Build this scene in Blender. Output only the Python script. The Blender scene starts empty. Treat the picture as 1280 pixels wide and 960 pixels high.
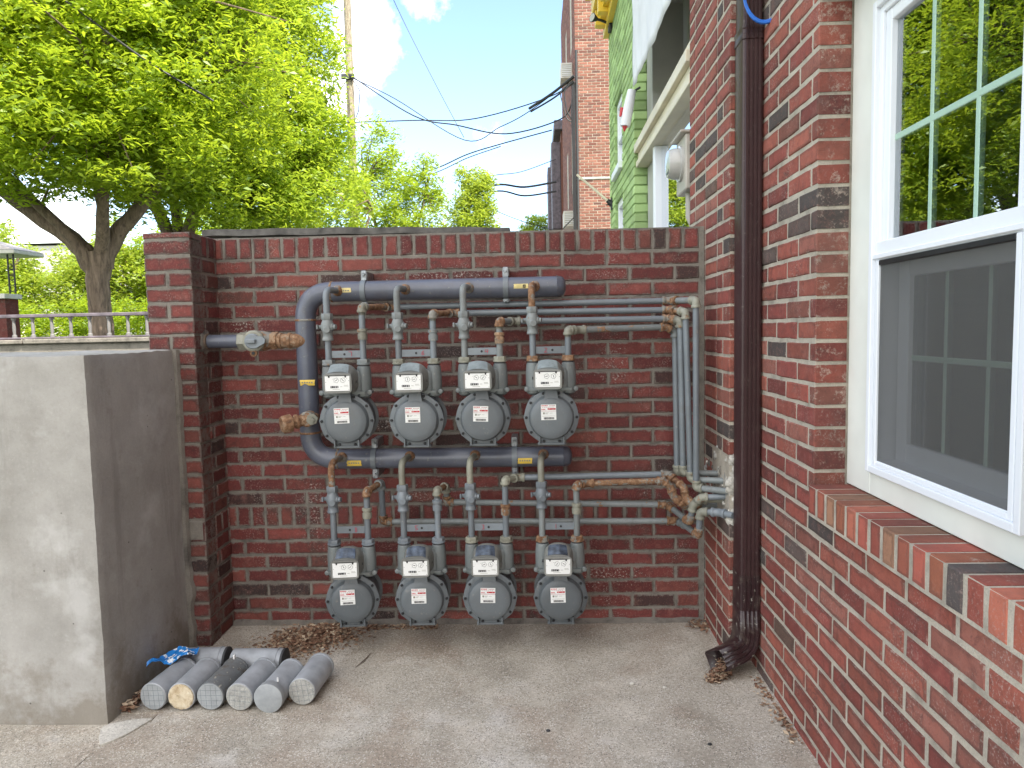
import bpy, math, random
import numpy as np
from mathutils import Vector, Matrix
random.seed(7); RNG = np.random.default_rng(11)
R = math.radians; PI = math.pi
C = bpy.context.scene.collection
scn = bpy.context.scene

# ------------------------------------------------------------------ camera
pit, yaw, rol = 0.0770, -0.0342, -0.0207
F = Vector((math.sin(yaw)*math.cos(pit), math.cos(yaw)*math.cos(pit), -math.sin(pit)))
Rt = F.cross(Vector((0, 0, 1))).normalized(); Up = Rt.cross(F)
R2 = Rt*math.cos(rol) + Up*math.sin(rol); U2 = -Rt*math.sin(rol) + Up*math.cos(rol)
cd = bpy.data.cameras.new('camera'); cam = bpy.data.objects.new('camera', cd); C.objects.link(cam)
cam.matrix_world = Matrix(((R2.x, U2.x, -F.x, -0.770), (R2.y, U2.y, -F.y, -3.2498), (R2.z, U2.z, -F.z, 1.3776), (0, 0, 0, 1)))
cd.sensor_width = 36; cd.lens = 36*884/1280; cd.clip_end = 3000; cd.clip_start = .02
scn.camera = cam
# ------------------------------------------------------------------ world, sun, exposure
SUN_AZ, SUN_EL = R(128), R(50)          # azimuth clockwise from +Y
w = bpy.data.worlds.new('World'); scn.world = w; w.use_nodes = True
nt = w.node_tree; nt.nodes.clear()
def N(nt, t, **k):
    n = nt.nodes.new(t)
    for a, b in k.items(): setattr(n, a, b)
    return n
out = N(nt, 'ShaderNodeOutputWorld'); bg = N(nt, 'ShaderNodeBackground'); bg.inputs[1].default_value = 0.15
sky = N(nt, 'ShaderNodeTexSky', sky_type='NISHITA'); sky.sun_disc = False
sky.sun_elevation = SUN_EL; sky.sun_rotation = SUN_AZ; sky.air_density = 1.0; sky.dust_density = .15; sky.ozone_density = 2.2
geo = N(nt, 'ShaderNodeTexCoord')
noi = N(nt, 'ShaderNodeTexNoise'); noi.inputs['Scale'].default_value = 7.5; noi.inputs['Detail'].default_value = 9; noi.inputs['Roughness'].default_value = .62
nt.links.new(geo.outputs['Generated'], noi.inputs['Vector'])
def blob(dirv, rad, gain):
    d = N(nt, 'ShaderNodeVectorMath', operation='DISTANCE'); d.inputs[1].default_value = Vector(dirv).normalized()
    nt.links.new(geo.outputs['Generated'], d.inputs[0])
    m = N(nt, 'ShaderNodeMapRange'); m.inputs['From Min'].default_value = 0; m.inputs['From Max'].default_value = rad
    m.inputs['To Min'].default_value = gain; m.inputs['To Max'].default_value = 0
    nt.links.new(d.outputs['Value'], m.inputs['Value']); return m.outputs[0]
def mth(op, a, b):
    n = N(nt, 'ShaderNodeMath', operation=op)
    for i, v in enumerate((a, b)):
        if isinstance(v, (int, float)): n.inputs[i].default_value = v
        else: nt.links.new(v, n.inputs[i])
    return n.outputs[0]
def pxdir(x, y):
    return F + R2*(x-640)/884 - U2*(y-480)/884
s = blob(pxdir(448, 45), .125, .46)
s = mth('MAXIMUM', s, blob(pxdir(380, 110), .16, .40))
s = mth('MAXIMUM', s, blob(pxdir(525, -18), .085, .42))
s = mth('MAXIMUM', s, blob(pxdir(40, 270), .2, .3))
s = mth('MAXIMUM', s, blob((.0, -1, .7), 1.7, .55))  # unseen cloud cover behind the camera, added to whiten the bluish shade
s = mth('MAXIMUM', s, blob((-1.0, -.5, .9), 1.3, .42))  # unseen cloud to the rear left, added for the same whiter fill
s = mth('ADD', s, noi.outputs['Fac'])
ramp = N(nt, 'ShaderNodeMapRange'); ramp.inputs['From Min'].default_value = .66; ramp.inputs['From Max'].default_value = .90
nt.links.new(s, ramp.inputs['Value'])
mx = N(nt, 'ShaderNodeMix', data_type='RGBA'); mx.inputs['B'].default_value = (7.4, 7.4, 7.4, 1)
nt.links.new(ramp.outputs[0], mx.inputs['Factor']); nt.links.new(sky.outputs[0], mx.inputs['A'])
nt.links.new(mx.outputs['Result'], bg.inputs[0]); nt.links.new(bg.outputs[0], out.inputs[0])
sl = bpy.data.lights.new('sun', 'SUN'); sl.energy = 3.6; sl.angle = R(.5); sl.color = (1, .95, .86)
so = bpy.data.objects.new('sun', sl); C.objects.link(so)
sd = Vector((math.sin(SUN_AZ)*math.cos(SUN_EL), math.cos(SUN_AZ)*math.cos(SUN_EL), math.sin(SUN_EL)))
so.rotation_euler = sd.to_track_quat('Z', 'Y').to_euler(); so.location = (6, -6, 12)
scn.view_settings.view_transform = 'Standard'; scn.view_settings.look = 'None'
scn.view_settings.exposure = 1.6
scn.view_settings.use_white_balance = True; scn.view_settings.white_balance_temperature = 6700; scn.view_settings.white_balance_tint = 11; scn.view_settings.gamma = 1; scn.view_settings.use_curve_mapping = False
scn.render.engine = 'CYCLES'; scn.cycles.use_denoising = True; scn.cycles.max_bounces = 8
scn.cycles.transparent_max_bounces = 12; scn.cycles.sample_clamp_indirect = 6

# ------------------------------------------------------------------ materials
def new_mat(name):
    m = bpy.data.materials.new(name); m.use_nodes = True
    return m, m.node_tree, m.node_tree.nodes['Principled BSDF']
def lk(nt, a, b): nt.links.new(a, b)
def coords(nt, scale=None):
    t = N(nt, 'ShaderNodeNewGeometry'); return t.outputs['Position']
def noise(nt, vec, scale, detail=6, rough=.6, dist=0):
    n = N(nt, 'ShaderNodeTexNoise'); n.inputs['Scale'].default_value = scale; n.inputs['Detail'].default_value = detail
    n.inputs['Roughness'].default_value = rough; n.inputs['Distortion'].default_value = dist
    lk(nt, vec, n.inputs['Vector']); return n.outputs['Fac']
def ramp_(nt, fac, stops, interp='LINEAR'):
    r = N(nt, 'ShaderNodeValToRGB'); cr = r.color_ramp; cr.interpolation = interp
    while len(cr.elements) < len(stops): cr.elements.new(.5)
    for e, (p, c) in zip(cr.elements, stops):
        e.position = p; e.color = (*c, 1) if len(c) == 3 else c
    lk(nt, fac, r.inputs[0]); return r.outputs[0]
def mixc(nt, fac, a, b, mode='MIX'):
    n = N(nt, 'ShaderNodeMix', data_type='RGBA', blend_type=mode)
    for k, v in (('Factor', fac), ('A', a), ('B', b)):
        if isinstance(v, (int, float)): n.inputs[k].default_value = v
        elif isinstance(v, tuple): n.inputs[k].default_value = (*v, 1)
        else: lk(nt, v, n.inputs[k])
    return n.outputs['Result']
def mrange(nt, v, a, b, c=0., d=1.):
    n = N(nt, 'ShaderNodeMapRange')
    for i, x in enumerate((a, b, c, d)): n.inputs[i+1].default_value = x
    lk(nt, v, n.inputs[0]); return n.outputs[0]
def mathn(nt, op, a, b=0.):
    n = N(nt, 'ShaderNodeMath', operation=op)
    for i, v in enumerate((a, b)):
        if isinstance(v, (int, float)): n.inputs[i].default_value = v
        else: lk(nt, v, n.inputs[i])
    return n.outputs[0]
def bump(nt, h, strength, dist, bsdf):
    b = N(nt, 'ShaderNodeBump'); b.inputs['Strength'].default_value = strength; b.inputs['Distance'].default_value = dist
    lk(nt, h, b.inputs['Height']); lk(nt, b.outputs[0], bsdf.inputs['Normal'])

def mat_plain(name, col, rough=.5, metal=0, var=.12, scale=9, spec=.5, bumpd=0):
    m, nt, b = new_mat(name); p = coords(nt)
    n = noise(nt, p, scale)
    dk = tuple(c*(1-var*1.6) for c in col); lt = tuple(min(1, c*(1+var)) for c in col)
    lk(nt, ramp_(nt, n, [(.3, dk), (.7, lt)]), b.inputs['Base Color'])
    n2 = noise(nt, p, scale*4, 3)
    lk(nt, mrange(nt, n2, .3, .7, max(0, rough-.1), min(1, rough+.1)), b.inputs['Roughness'])
    b.inputs['Metallic'].default_value = metal; b.inputs['Specular IOR Level'].default_value = spec
    if bumpd: bump(nt, noise(nt, p, scale*20, 4), .5, bumpd, b)
    return m

def mat_paint(name, col, rust=.25, rough=.42, dirt=.3, col2=None):
    """weathered paint over metal, rust breaking through in blotches"""
    m, nt, b = new_mat(name); p = coords(nt)
    a = noise(nt, p, 14, 7, .65); a2 = noise(nt, p, 60, 5, .6); a3 = noise(nt, p, 5, 3)
    base = ramp_(nt, a3, [(.3, tuple(c*.86 for c in col)), (.7, col2 or tuple(min(1, c*1.12) for c in col))])
    oi = N(nt, 'ShaderNodeObjectInfo'); hv = N(nt, 'ShaderNodeHueSaturation'); lk(nt, base, hv.inputs['Color']); lk(nt, mrange(nt, oi.outputs['Random'], 0, 1, .84, 1.18), hv.inputs['Value']); base = hv.outputs[0]
    base = mixc(nt, mrange(nt, a2, .45, .75, 0, dirt), base, tuple(c*.45 + .03 for c in col))
    base = mixc(nt, mrange(nt, noise(nt, p, 9, 8, .8, 1.2), .52, .68, 0, dirt*1.3), base, (.12, .10, .08))
    base = mixc(nt, mrange(nt, a2, .62, .70, 0, dirt), base, (.42, .40, .34))
    th = .78 - rust*.42
    s = mathn(nt, 'ADD', mathn(nt, 'MULTIPLY', a, .75), mathn(nt, 'MULTIPLY', a2, .25))
    k = mrange(nt, s, th, th+.03)
    rustc = ramp_(nt, a2, [(.25, (.06, .032, .02)), (.45, (.17, .085, .042)), (.6, (.27, .155, .085)), (.75, (.36, .29, .21))])
    lk(nt, mixc(nt, k, base, rustc), b.inputs['Base Color'])
    lk(nt, mixc(nt, k, (rough,)*3, (.85,)*3), b.inputs['Roughness'])
    h = mathn(nt, 'ADD', mathn(nt, 'MULTIPLY', k, .6), mathn(nt, 'MULTIPLY', a2, .5))
    bump(nt, h, .45, .0012, b)
    return m

def mat_brick(name, stops, white=.25, grime=.35, eff=None, k=1., smear=None, sth=.76):
    m, nt, b = new_mat(name); p = coords(nt)
    at = N(nt, 'ShaderNodeAttribute', attribute_name='rnd')
    base = ramp_(nt, at.outputs['Fac'], stops, 'CONSTANT')
    hsv = N(nt, 'ShaderNodeHueSaturation'); at2 = N(nt, 'ShaderNodeAttribute', attribute_name='rnd2')
    lk(nt, mrange(nt, at2.outputs['Fac'], 0, 1, .72, 1.22), hsv.inputs['Value']); lk(nt, base, hsv.inputs['Color']); hsv.inputs['Saturation'].default_value = .93
    base = hsv.outputs[0]
    n1 = noise(nt, p, 28, 8, .7); n2 = noise(nt, p, 150, 5, .7); n3 = noise(nt, p, 3.0, 5, .6); n4 = noise(nt, p, 420, 3, .6)
    base = mixc(nt, mrange(nt, n1, .35, .72, 0, .55*k), base, mixc(nt, .7, base, (.035, .02, .02)))
    base = mixc(nt, mrange(nt, n2, .54, .68, 0, .42*k), base, (.33, .16, .13))
    base = mixc(nt, mrange(nt, noise(nt, p, 17, 6, .75), .52, .68, 0, .30*k), base, (.36, .17, .14))
    base = mixc(nt, mrange(nt, noise(nt, p, 13, 7, .8, 1.), .54, .66, 0, .6*k), base, (.06, .030, .027))
    base = mixc(nt, mrange(nt, n2, .40, .30, 0, .6*k), base, (.03, .018, .016))
    g = mathn(nt, 'MULTIPLY', mrange(nt, n3, .50, .68), mrange(nt, n1, .42, .62))
    base = mixc(nt, mathn(nt, 'MULTIPLY', g, grime), base, (.055, .05, .042))
    wv = mathn(nt, 'MULTIPLY', mrange(nt, noise(nt, p, 6, 4), .50, .66), mrange(nt, n2, .55, .60))
    wv2 = mathn(nt, 'MULTIPLY', mrange(nt, noise(nt, p, 11, 6, .7), .60, .72), mrange(nt, n1, .5, .62))
    base = mixc(nt, mathn(nt, 'MULTIPLY', mathn(nt, 'MAXIMUM', wv, mathn(nt, 'MULTIPLY', wv2, .6)), white), base, (.50, .46, .42))
    if eff:
        sx = N(nt, 'ShaderNodeSeparateXYZ'); lk(nt, p, sx.inputs[0])
        tot = None
        for (x, z, rx, rz) in eff:
            dx = mathn(nt, 'DIVIDE', mathn(nt, 'SUBTRACT', sx.outputs[0], x), rx); dz = mathn(nt, 'DIVIDE', mathn(nt, 'SUBTRACT', sx.outputs[2], z), rz)
            d = mathn(nt, 'ADD', mathn(nt, 'MULTIPLY', dx, dx), mathn(nt, 'MULTIPLY', dz, dz))
            v = mrange(nt, d, 1, 0); tot = v if tot is None else mathn(nt, 'MAXIMUM', tot, v)
        sp = mrange(nt, mathn(nt, 'ADD', mathn(nt, 'MULTIPLY', noise(nt, p, 95, 6, .75), 1.0), mathn(nt, 'MULTIPLY', tot, .13)), .66, .74)
        base = mixc(nt, mathn(nt, 'MULTIPLY', sp, mrange(nt, tot, 0, .3)), base, (.42, .38, .34))
    if smear:
        ed = N(nt, 'ShaderNodeAttribute', attribute_name='edge').outputs['Fac']
        q = mathn(nt, 'ADD', mathn(nt, 'MULTIPLY', ed, .30), mathn(nt, 'ADD', mathn(nt, 'MULTIPLY', noise(nt, p, 24, 8, .75), .7), mathn(nt, 'MULTIPLY', n2, .3)))
        base = mixc(nt, mrange(nt, q, sth, sth+.08, 0, .75), base, smear)
        dk_ = mathn(nt, 'MULTIPLY', mrange(nt, q, .60, .70, 0, .5), mrange(nt, noise(nt, p, 2.1, 4), .4, .6))
        base = mixc(nt, dk_, base, (.05, .035, .03))
    lk(nt, base, b.inputs['Base Color'])
    lk(nt, mrange(nt, n2, .3, .7, .72, .95), b.inputs['Roughness']); b.inputs['Specular IOR Level'].default_value = .3
    h = mathn(nt, 'ADD', mathn(nt, 'MULTIPLY', n2, .6), mathn(nt, 'MULTIPLY', n4, .3)); h = mathn(nt, 'ADD', h, mathn(nt, 'MULTIPLY', n1, .9))
    bump(nt, h, .7, .003, b)
    return m
def mat_mortar(name, col, dark=.4):
    m, nt, b = new_mat(name); p = coords(nt)
    n1 = noise(nt, p, 9, 7, .7); n2 = noise(nt, p, 260, 4, .7); n3 = noise(nt, p, 45, 5, .7)
    base = ramp_(nt, n1, [(.32, tuple(c*dark for c in col)), (.5, col), (.7, tuple(c*1.25 for c in col))])
    base = mixc(nt, mrange(nt, n2, .35, .65, 0, .5), base, tuple(c*.6 for c in col))
    lk(nt, base, b.inputs['Base Color']); b.inputs['Roughness'].default_value = .95
    bump(nt, mathn(nt, 'ADD', n2, mathn(nt, 'MULTIPLY', n3, 1.5)), .9, .004, b)
    return m
def mat_concrete(name, lo, hi, agg=True, stain=(.16, .14, .11), bumpd=.003, sp=1., marks=False):
    m, nt, b = new_mat(name); p = coords(nt)
    n1 = noise(nt, p, 1.3, 8, .65); n2 = noise(nt, p, 7, 8, .7); n3 = noise(nt, p, 90, 6, .75); n4 = noise(nt, p, 330, 4, .7)
    s = mathn(nt, 'ADD', mathn(nt, 'MULTIPLY', n1, .6), mathn(nt, 'MULTIPLY', n2, .4))
    base = ramp_(nt, s, [(.36, lo), (.62, hi)])
    if agg: base = mixc(nt, mrange(nt, noise(nt, p, 1.9, 6, .65, .8), .46, .62, 0, .5), base, (.30, .22, .16)); base = mixc(nt, mrange(nt, noise(nt, p, 2.9, 6, .7), .55, .68, 0, .6), base, (.66, .64, .60))
    base = mixc(nt, mathn(nt, 'MULTIPLY', mrange(nt, noise(nt, p, 2.4, 9, .75), .52, .68), .32), base, stain)
    base = mixc(nt, mrange(nt, n3, .53, .66, 0, .6*sp), base, tuple(c*.45 for c in lo))
    base = mixc(nt, mrange(nt, noise(nt, p, 28, 7, .8), .53, .64, 0, .38*sp), base, tuple(c*.5 for c in lo))
    base = mixc(nt, mrange(nt, n3, .44, .34, 0, .6*sp), base, tuple(min(1, c*1.5) for c in hi))
    h = mathn(nt, 'ADD', n3, mathn(nt, 'MULTIPLY', n4, .5))
    if agg:
        for sc, lim, colr in ((170, .34, (.05, .045, .04)), (120, .32, (.72, .70, .64)), (70, .20, (.05, .045, .04)), (52, .16, (.72, .69, .64)), (24, .075, (.03, .03, .03))):
            v = N(nt, 'ShaderNodeTexVoronoi'); v.inputs['Scale'].default_value = sc; lk(nt, p, v.inputs['Vector'])
            gate = mrange(nt, noise(nt, p, 4+sc*.06, 5, .7), .40, .54)
            base = mixc(nt, mathn(nt, 'MULTIPLY', mrange(nt, v.outputs['Distance'], lim, lim*.6, 0, .75), gate), base, colr)
    if marks:
        sx = N(nt, 'ShaderNodeSeparateXYZ'); lk(nt, p, sx.inputs[0])
        low = mathn(nt, 'ADD', mrange(nt, sx.outputs[2], .32, -.02, 0, .34), noise(nt, p, 6, 7, .7))
        base = mixc(nt, mrange(nt, low, .62, .80, 0, .6), base, (.17, .14, .10))
        mp = N(nt, 'ShaderNodeMapping'); mp.inputs['Scale'].default_value = (1, 1, .12); lk(nt, p, mp.inputs[0])
        base = mixc(nt, mrange(nt, noise(nt, mp.outputs[0], 9, 6, .7), .56, .68, 0, .35), base, (.19, .18, .16))
        base = mixc(nt, mrange(nt, noise(nt, p, 3.2, 5, .6), .56, .66, 0, .4), base, (.58, .58, .57))
        v = N(nt, 'ShaderNodeTexVoronoi'); v.inputs['Scale'].default_value = 17; lk(nt, p, v.inputs['Vector'])
        base = mixc(nt, mathn(nt, 'MULTIPLY', mrange(nt, v.outputs['Distance'], .075, .04, 0, .8), mrange(nt, noise(nt, p, 3.7, 3), .52, .56)), base, (.07, .065, .055))
        h = mathn(nt, 'ADD', h, mathn(nt, 'MULTIPLY', noise(nt, p, 14, 6, .7), 2.5))
    lk(nt, base, b.inputs['Base Color']); lk(nt, mrange(nt, n2, .3, .7, .75, .98), b.inputs['Roughness'])
    b.inputs['Specular IOR Level'].default_value = .3
    bump(nt, h, .6, bumpd, b)
    return m
def mat_leaf(name, d1, d2, tr):
    m, nt, b = new_mat(name)
    at = N(nt, 'ShaderNodeAttribute', attribute_name='rnd')
    col = ramp_(nt, at.outputs['Fac'], [(0, d1), (1, d2)])
    df = N(nt, 'ShaderNodeBsdfDiffuse'); lk(nt, col, df.inputs[0])
    tl = N(nt, 'ShaderNodeBsdfTranslucent'); lk(nt, ramp_(nt, at.outputs['Fac'], [(0, tuple(c*.7 for c in tr)), (1, tr)]), tl.inputs[0])
    gl = N(nt, 'ShaderNodeBsdfGlossy'); gl.inputs['Roughness'].default_value = .45; gl.inputs[0].default_value = (.8, .9, .7, 1)
    m1 = N(nt, 'ShaderNodeMixShader'); m1.inputs[0].default_value = .50; lk(nt, df.outputs[0], m1.inputs[1]); lk(nt, tl.outputs[0], m1.inputs[2])
    m2 = N(nt, 'ShaderNodeMixShader'); m2.inputs[0].default_value = .05; lk(nt, m1.outputs[0], m2.inputs[1]); lk(nt, gl.outputs[0], m2.inputs[2])
    lk(nt, m2.outputs[0], nt.nodes['Material Output'].inputs[0]); return m
def mat_bark(name, col):
    m, nt, b = new_mat(name); p = coords(nt)
    mp = N(nt, 'ShaderNodeMapping'); mp.inputs['Scale'].default_value = (1, 1, .18); lk(nt, p, mp.inputs[0])
    n = noise(nt, mp.outputs[0], 22, 7, .7, .6)
    lk(nt, ramp_(nt, n, [(.35, tuple(c*.35 for c in col)), (.65, col)]), b.inputs['Base Color'])
    b.inputs['Roughness'].default_value = .95; bump(nt, n, 1, .03, b); return m

M = {}
M['brick_old'] = mat_brick('old_red_brick', [(0, (.195, .036, .030)), (.2, (.165, .031, .027)), (.40, (.215, .043, .034)), (.58, (.14, .027, .025)), (.74, (.225, .055, .041)), (.86, (.16, .046, .035)), (.94, (.08, .040, .037)), (.975, (.065, .045, .042))],
                           .40, .85, [(-1.83, .55, .12, .28), (-1.72, .33, .14, .12), (-1.35, .62, .12, .08), (-.42, 1.2, .10, .2), (-1.45, .95, .2, .1), (-.5, .22, .35, .10), (-1.2, 1.6, .4, .12), (-2.1, 1.42, .15, .1)], smear=(.22, .195, .17), sth=.75)
M['brick_new'] = mat_brick('red_house_brick', [(0, (.30, .066, .042)), (.25, (.265, .053, .038)), (.45, (.34, .085, .052)), (.64, (.235, .047, .036)), (.78, (.29, .094, .065)), (.91, (.105, .078, .068)), (.955, (.10, .088, .082)), (.98, (.15, .09, .065))], .35, .12, smear=(.42, .35, .29), sth=.835)
M['brick_sill'] = mat_brick('sill_brick', [(0, (.40, .095, .05)), (.22, (.42, .125, .06)), (.40, (.38, .08, .05)), (.58, (.32, .155, .085)), (.68, (.42, .11, .06)), (.84, (.11, .095, .09)), (.92, (.32, .07, .05))], .2, .10, k=.6, smear=(.42, .36, .30), sth=.87)
M['brick_green'] = mat_brick('green_painted_brick', [(0, (.34, .51, .19)), (.5, (.37, .54, .21))], .05, .03, k=.15)
M['brick_far'] = mat_brick('far_orange_brick', [(0, (.25, .095, .062)), (.4, (.21, .075, .052)), (.7, (.28, .12, .08)), (.9, (.16, .07, .055))], .1, .05, k=.4)
M['mortar_old'] = mat_mortar('old_grey_mortar', (.235, .215, .185), .36)
M['mortar_new'] = mat_mortar('pale_mortar', (.50, .45, .37), .55)
M['mortar_green'] = mat_mortar('green_mortar', (.27, .40, .15), .8)
M['concrete'] = mat_concrete('patio_concrete', (.30, .27, .22), (.60, .555, .475))
M['stucco'] = mat_concrete('stucco_render', (.27, .262, .24), (.43, .42, .395), False, (.20, .18, .15), .0018, .20, True)
M['patch'] = mat_concrete('pale_cement', (.45, .43, .38), (.72, .69, .62), False, (.3, .26, .2), .008)
M['pipe'] = mat_paint('grey_pipe_paint', (.165, .19, .21), .18, .38, .25)
M['pipe_dull'] = mat_paint('dull_grey_pipe_paint', (.185, .205, .205), .42, .5, .4)
M['pipe_rusty'] = mat_paint('rusty_pipe_paint', (.21, .205, .18), .78, .65, .5)
M['pipe_rust'] = mat_paint('bare_rust', (.36, .24, .15), .80, .85, .7)
M['manifold'] = mat_paint('blue_grey_manifold_paint', (.088, .097, .128), .14, .28, .25, (.115, .128, .165))
M['fitting'] = mat_paint('tan_grey_fitting', (.25, .25, .20), .45, .5, .5)
M['meter'] = mat_paint('meter_grey_paint', (.112, .128, .138), .05, .40, .15)
M['meter_head'] = mat_paint('meter_head_paint', (.165, .187, .188), .22, .42, .3)
M['hood'] = mat_paint('hood_paint', (.19, .195, .18), .2, .45, .35)
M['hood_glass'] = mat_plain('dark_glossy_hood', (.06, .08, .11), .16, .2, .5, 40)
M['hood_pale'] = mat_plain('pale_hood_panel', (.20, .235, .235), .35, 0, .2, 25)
M['white'] = mat_plain('white_plate', (.78, .79, .77), .4, 0, .03)
M['black'] = mat_plain('black', (.012, .012, .014), .5, 0, .2)
M['red'] = mat_plain('red_ink', (.55, .05, .06), .5, 0, .1)
M['marker'] = mat_plain('faded_red_marker', (.40, .07, .10), .6, 0, .2)
M['yellow'] = mat_plain('yellow_sticker', (.72, .50, .08), .5, 0, .12, 30)
M['yellow_pale'] = mat_plain('faded_yellow_sticker', (.72, .60, .26), .6, 0, .2, 30)
M['zinc'] = mat_plain('galvanised_steel', (.30, .32, .34), .42, .7, .35, 60)
M['rubber'] = mat_plain('black_rubber', (.045, .047, .05), .7)
M['brown_metal'] = mat_paint('brown_gutter_paint', (.036, .016, .017), .0, .38, .12)
M['brown_dirty'] = mat_paint('scuffed_brown_paint', (.032, .014, .016), .0, .34, .6)
m, nt_, b = new_mat('white_vinyl'); b.inputs['Base Color'].default_value = (.77, .80, .84, 1); b.inputs['Roughness'].default_value = .42; M['vinyl'] = m
M['casing'] = mat_plain('cream_casing', (.74, .76, .70), .5, 0, .05, 4, bumpd=.0008)
M['muntin'] = mat_plain('pale_green_muntin', (.36, .52, .42), .5, 0, .05)
M['wood'] = mat_plain('weathered_board', (.12, .115, .105), .85, 0, .45, 14, bumpd=.004)
M['cable'] = mat_plain('black_cable', (.02, .02, .022), .55)
M['blue_cable'] = mat_plain('blue_cable_sheath', (.02, .16, .62), .35)
M['yellow_paint'] = mat_plain('yellow_cornice_paint', (.80, .55, .05), .5, 0, .08, 3)
M['cream'] = mat_plain('cream_woodwork', (.66, .60, .46), .5, 0, .1, 5)
M['grey_panel'] = mat_plain('grey_panel', (.42, .42, .39), .7, 0, .12, 3)
M['cloth'] = mat_plain('white_banner_cloth', (.72, .74, .78), .8, 0, .08, 4)
M['meterbox'] = mat_plain('beige_meter_box', (.42, .39, .34), .5, 0, .12, 10)
M['meterglass'] = mat_plain('grey_meter_cover', (.45, .45, .43), .15, 0, .06, 12)
M['pole'] = mat_bark('pole_wood', (.42, .36, .26))
M['bark'] = mat_bark('grey_brown_bark', (.26, .19, .14))
M['leaf_a'] = mat_leaf('spring_leaf', (.10, .20, .010), (.31, .40, .022), (.66, .82, .05))
M['leaf_b'] = mat_leaf('lime_leaf', (.11, .22, .015), (.31, .40, .03), (.66, .82, .07))
M['leaf_c'] = mat_leaf('soft_green_leaf', (.14, .23, .02), (.32, .41, .04), (.70, .82, .10))
M['asphalt'] = mat_plain('asphalt', (.05, .05, .052), .9, 0, .3, 30, bumpd=.003)
M['grass'] = mat_plain('lawn', (.07, .12, .03), .95, 0, .4, 12, bumpd=.02)
M['pave'] = mat_concrete('pavement', (.3, .29, .27), (.45, .43, .4), False)
M['rail'] = mat_plain('dark_rail_paint', (.13, .11, .13), .6, 0, .3)
M['baluster'] = mat_plain('pale_baluster', (.17, .165, .16), .6, 0, .15)
M['roof'] = mat_plain('pale_roof', (.52, .46, .42), .8, 0, .1)
M['siding'] = mat_plain('pale_siding', (.62, .60, .56), .7, 0, .08)
M['interior'] = mat_plain('dim_room', (.10, .10, .105), .9, 0, .2, 2)
M['blind'] = mat_plain('grey_blind', (.30, .30, .29), .8, 0, .12, 2)
m, nt_, b = new_mat('foam_plug'); p = coords(nt_)
nn = noise(nt_, p, 35, 6, .7)
lk(nt_, ramp_(nt_, nn, [(.3, (.38, .27, .15)), (.5, (.62, .52, .36)), (.7, (.75, .68, .53))]), b.inputs['Base Color']); b.inputs['Roughness'].default_value = .95
bump(nt_, nn, 1, .012, b); M['foam'] = m
M['cyl'] = mat_plain('grey_mold_plastic', (.36, .385, .41), .42, 0, .16, 16)
M['cyl_dirty'] = mat_paint('dirty_mold_plastic', (.20, .215, .22), .12, .7, 1.0)
M['cyl_end'] = mat_plain('grey_mold_base', (.31, .33, .34), .55, 0, .12, 30)
M['cyl_end_dusty'] = mat_concrete('dusty_mold_base', (.30, .30, .28), (.46, .46, .43), False)
m, nt_, b = new_mat('crumpled_blue_foil'); p = coords(nt_)
lk(nt_, ramp_(nt_, noise(nt_, p, 38, 2, .4), [(.0, (.02, .22, .62)), (.54, (.02, .30, .70)), (.56, (.75, .82, .88)), (.64, (.80, .85, .9)), (.66, (.03, .08, .25))], 'CONSTANT'), b.inputs['Base Color'])
b.inputs['Roughness'].default_value = .25; M['foil'] = m
m, nt_, b = new_mat('dry_litter')
at = N(nt_, 'ShaderNodeAttribute', attribute_name='rnd')
lk(nt_, ramp_(nt_, at.outputs['Fac'], [(0, (.10, .05, .03)), (.3, (.20, .10, .06)), (.55, (.30, .18, .11)), (.8, (.42, .30, .20)), (.95, (.55, .45, .32))]), b.inputs['Base Color'])
b.inputs['Roughness'].default_value = .9; M['litter'] = m
def mat_glass(name, tint, rough=0., base=.06):
    m, nt, b = new_mat(name)
    lw = N(nt, 'ShaderNodeFresnel'); lw.inputs[0].default_value = 1.9
    tr = N(nt, 'ShaderNodeBsdfTransparent'); tr.inputs[0].default_value = (*tint, 1)
    gl = N(nt, 'ShaderNodeBsdfGlossy'); gl.inputs['Roughness'].default_value = rough; gl.inputs[0].default_value = (.95, .97, 1, 1)
    f = mathn(nt, 'ADD', mathn(nt, 'MULTIPLY', lw.outputs[0], 1.25), base)
    f = mathn(nt, 'MINIMUM', f, .95)
    mx = N(nt, 'ShaderNodeMixShader'); lk(nt, f, mx.inputs[0]); lk(nt, tr.outputs[0], mx.inputs[1]); lk(nt, gl.outputs[0], mx.inputs[2])
    lk(nt, mx.outputs[0], nt.nodes['Material Output'].inputs[0]); return m
M['glass'] = mat_glass('window_glass', (.8, .85, .82), 0, .14)
M['glass_dim'] = mat_glass('lower_glass', (.6, .62, .62), 0, .0)
M['shopglass'] = mat_glass('shop_glass', (.5, .55, .55), .01, .35)
m, nt_, b = new_mat('insect_mesh')
tr = N(nt_, 'ShaderNodeBsdfTransparent'); df = N(nt_, 'ShaderNodeBsdfDiffuse'); df.inputs[0].default_value = (.13, .13, .125, 1)
mx = N(nt_, 'ShaderNodeMixShader'); mx.inputs[0].default_value = .46
lk(nt_, tr.outputs[0], mx.inputs[1]); lk(nt_, df.outputs[0], mx.inputs[2]); lk(nt_, mx.outputs[0], nt_.nodes['Material Output'].inputs[0]); M['mesh'] = m

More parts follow.
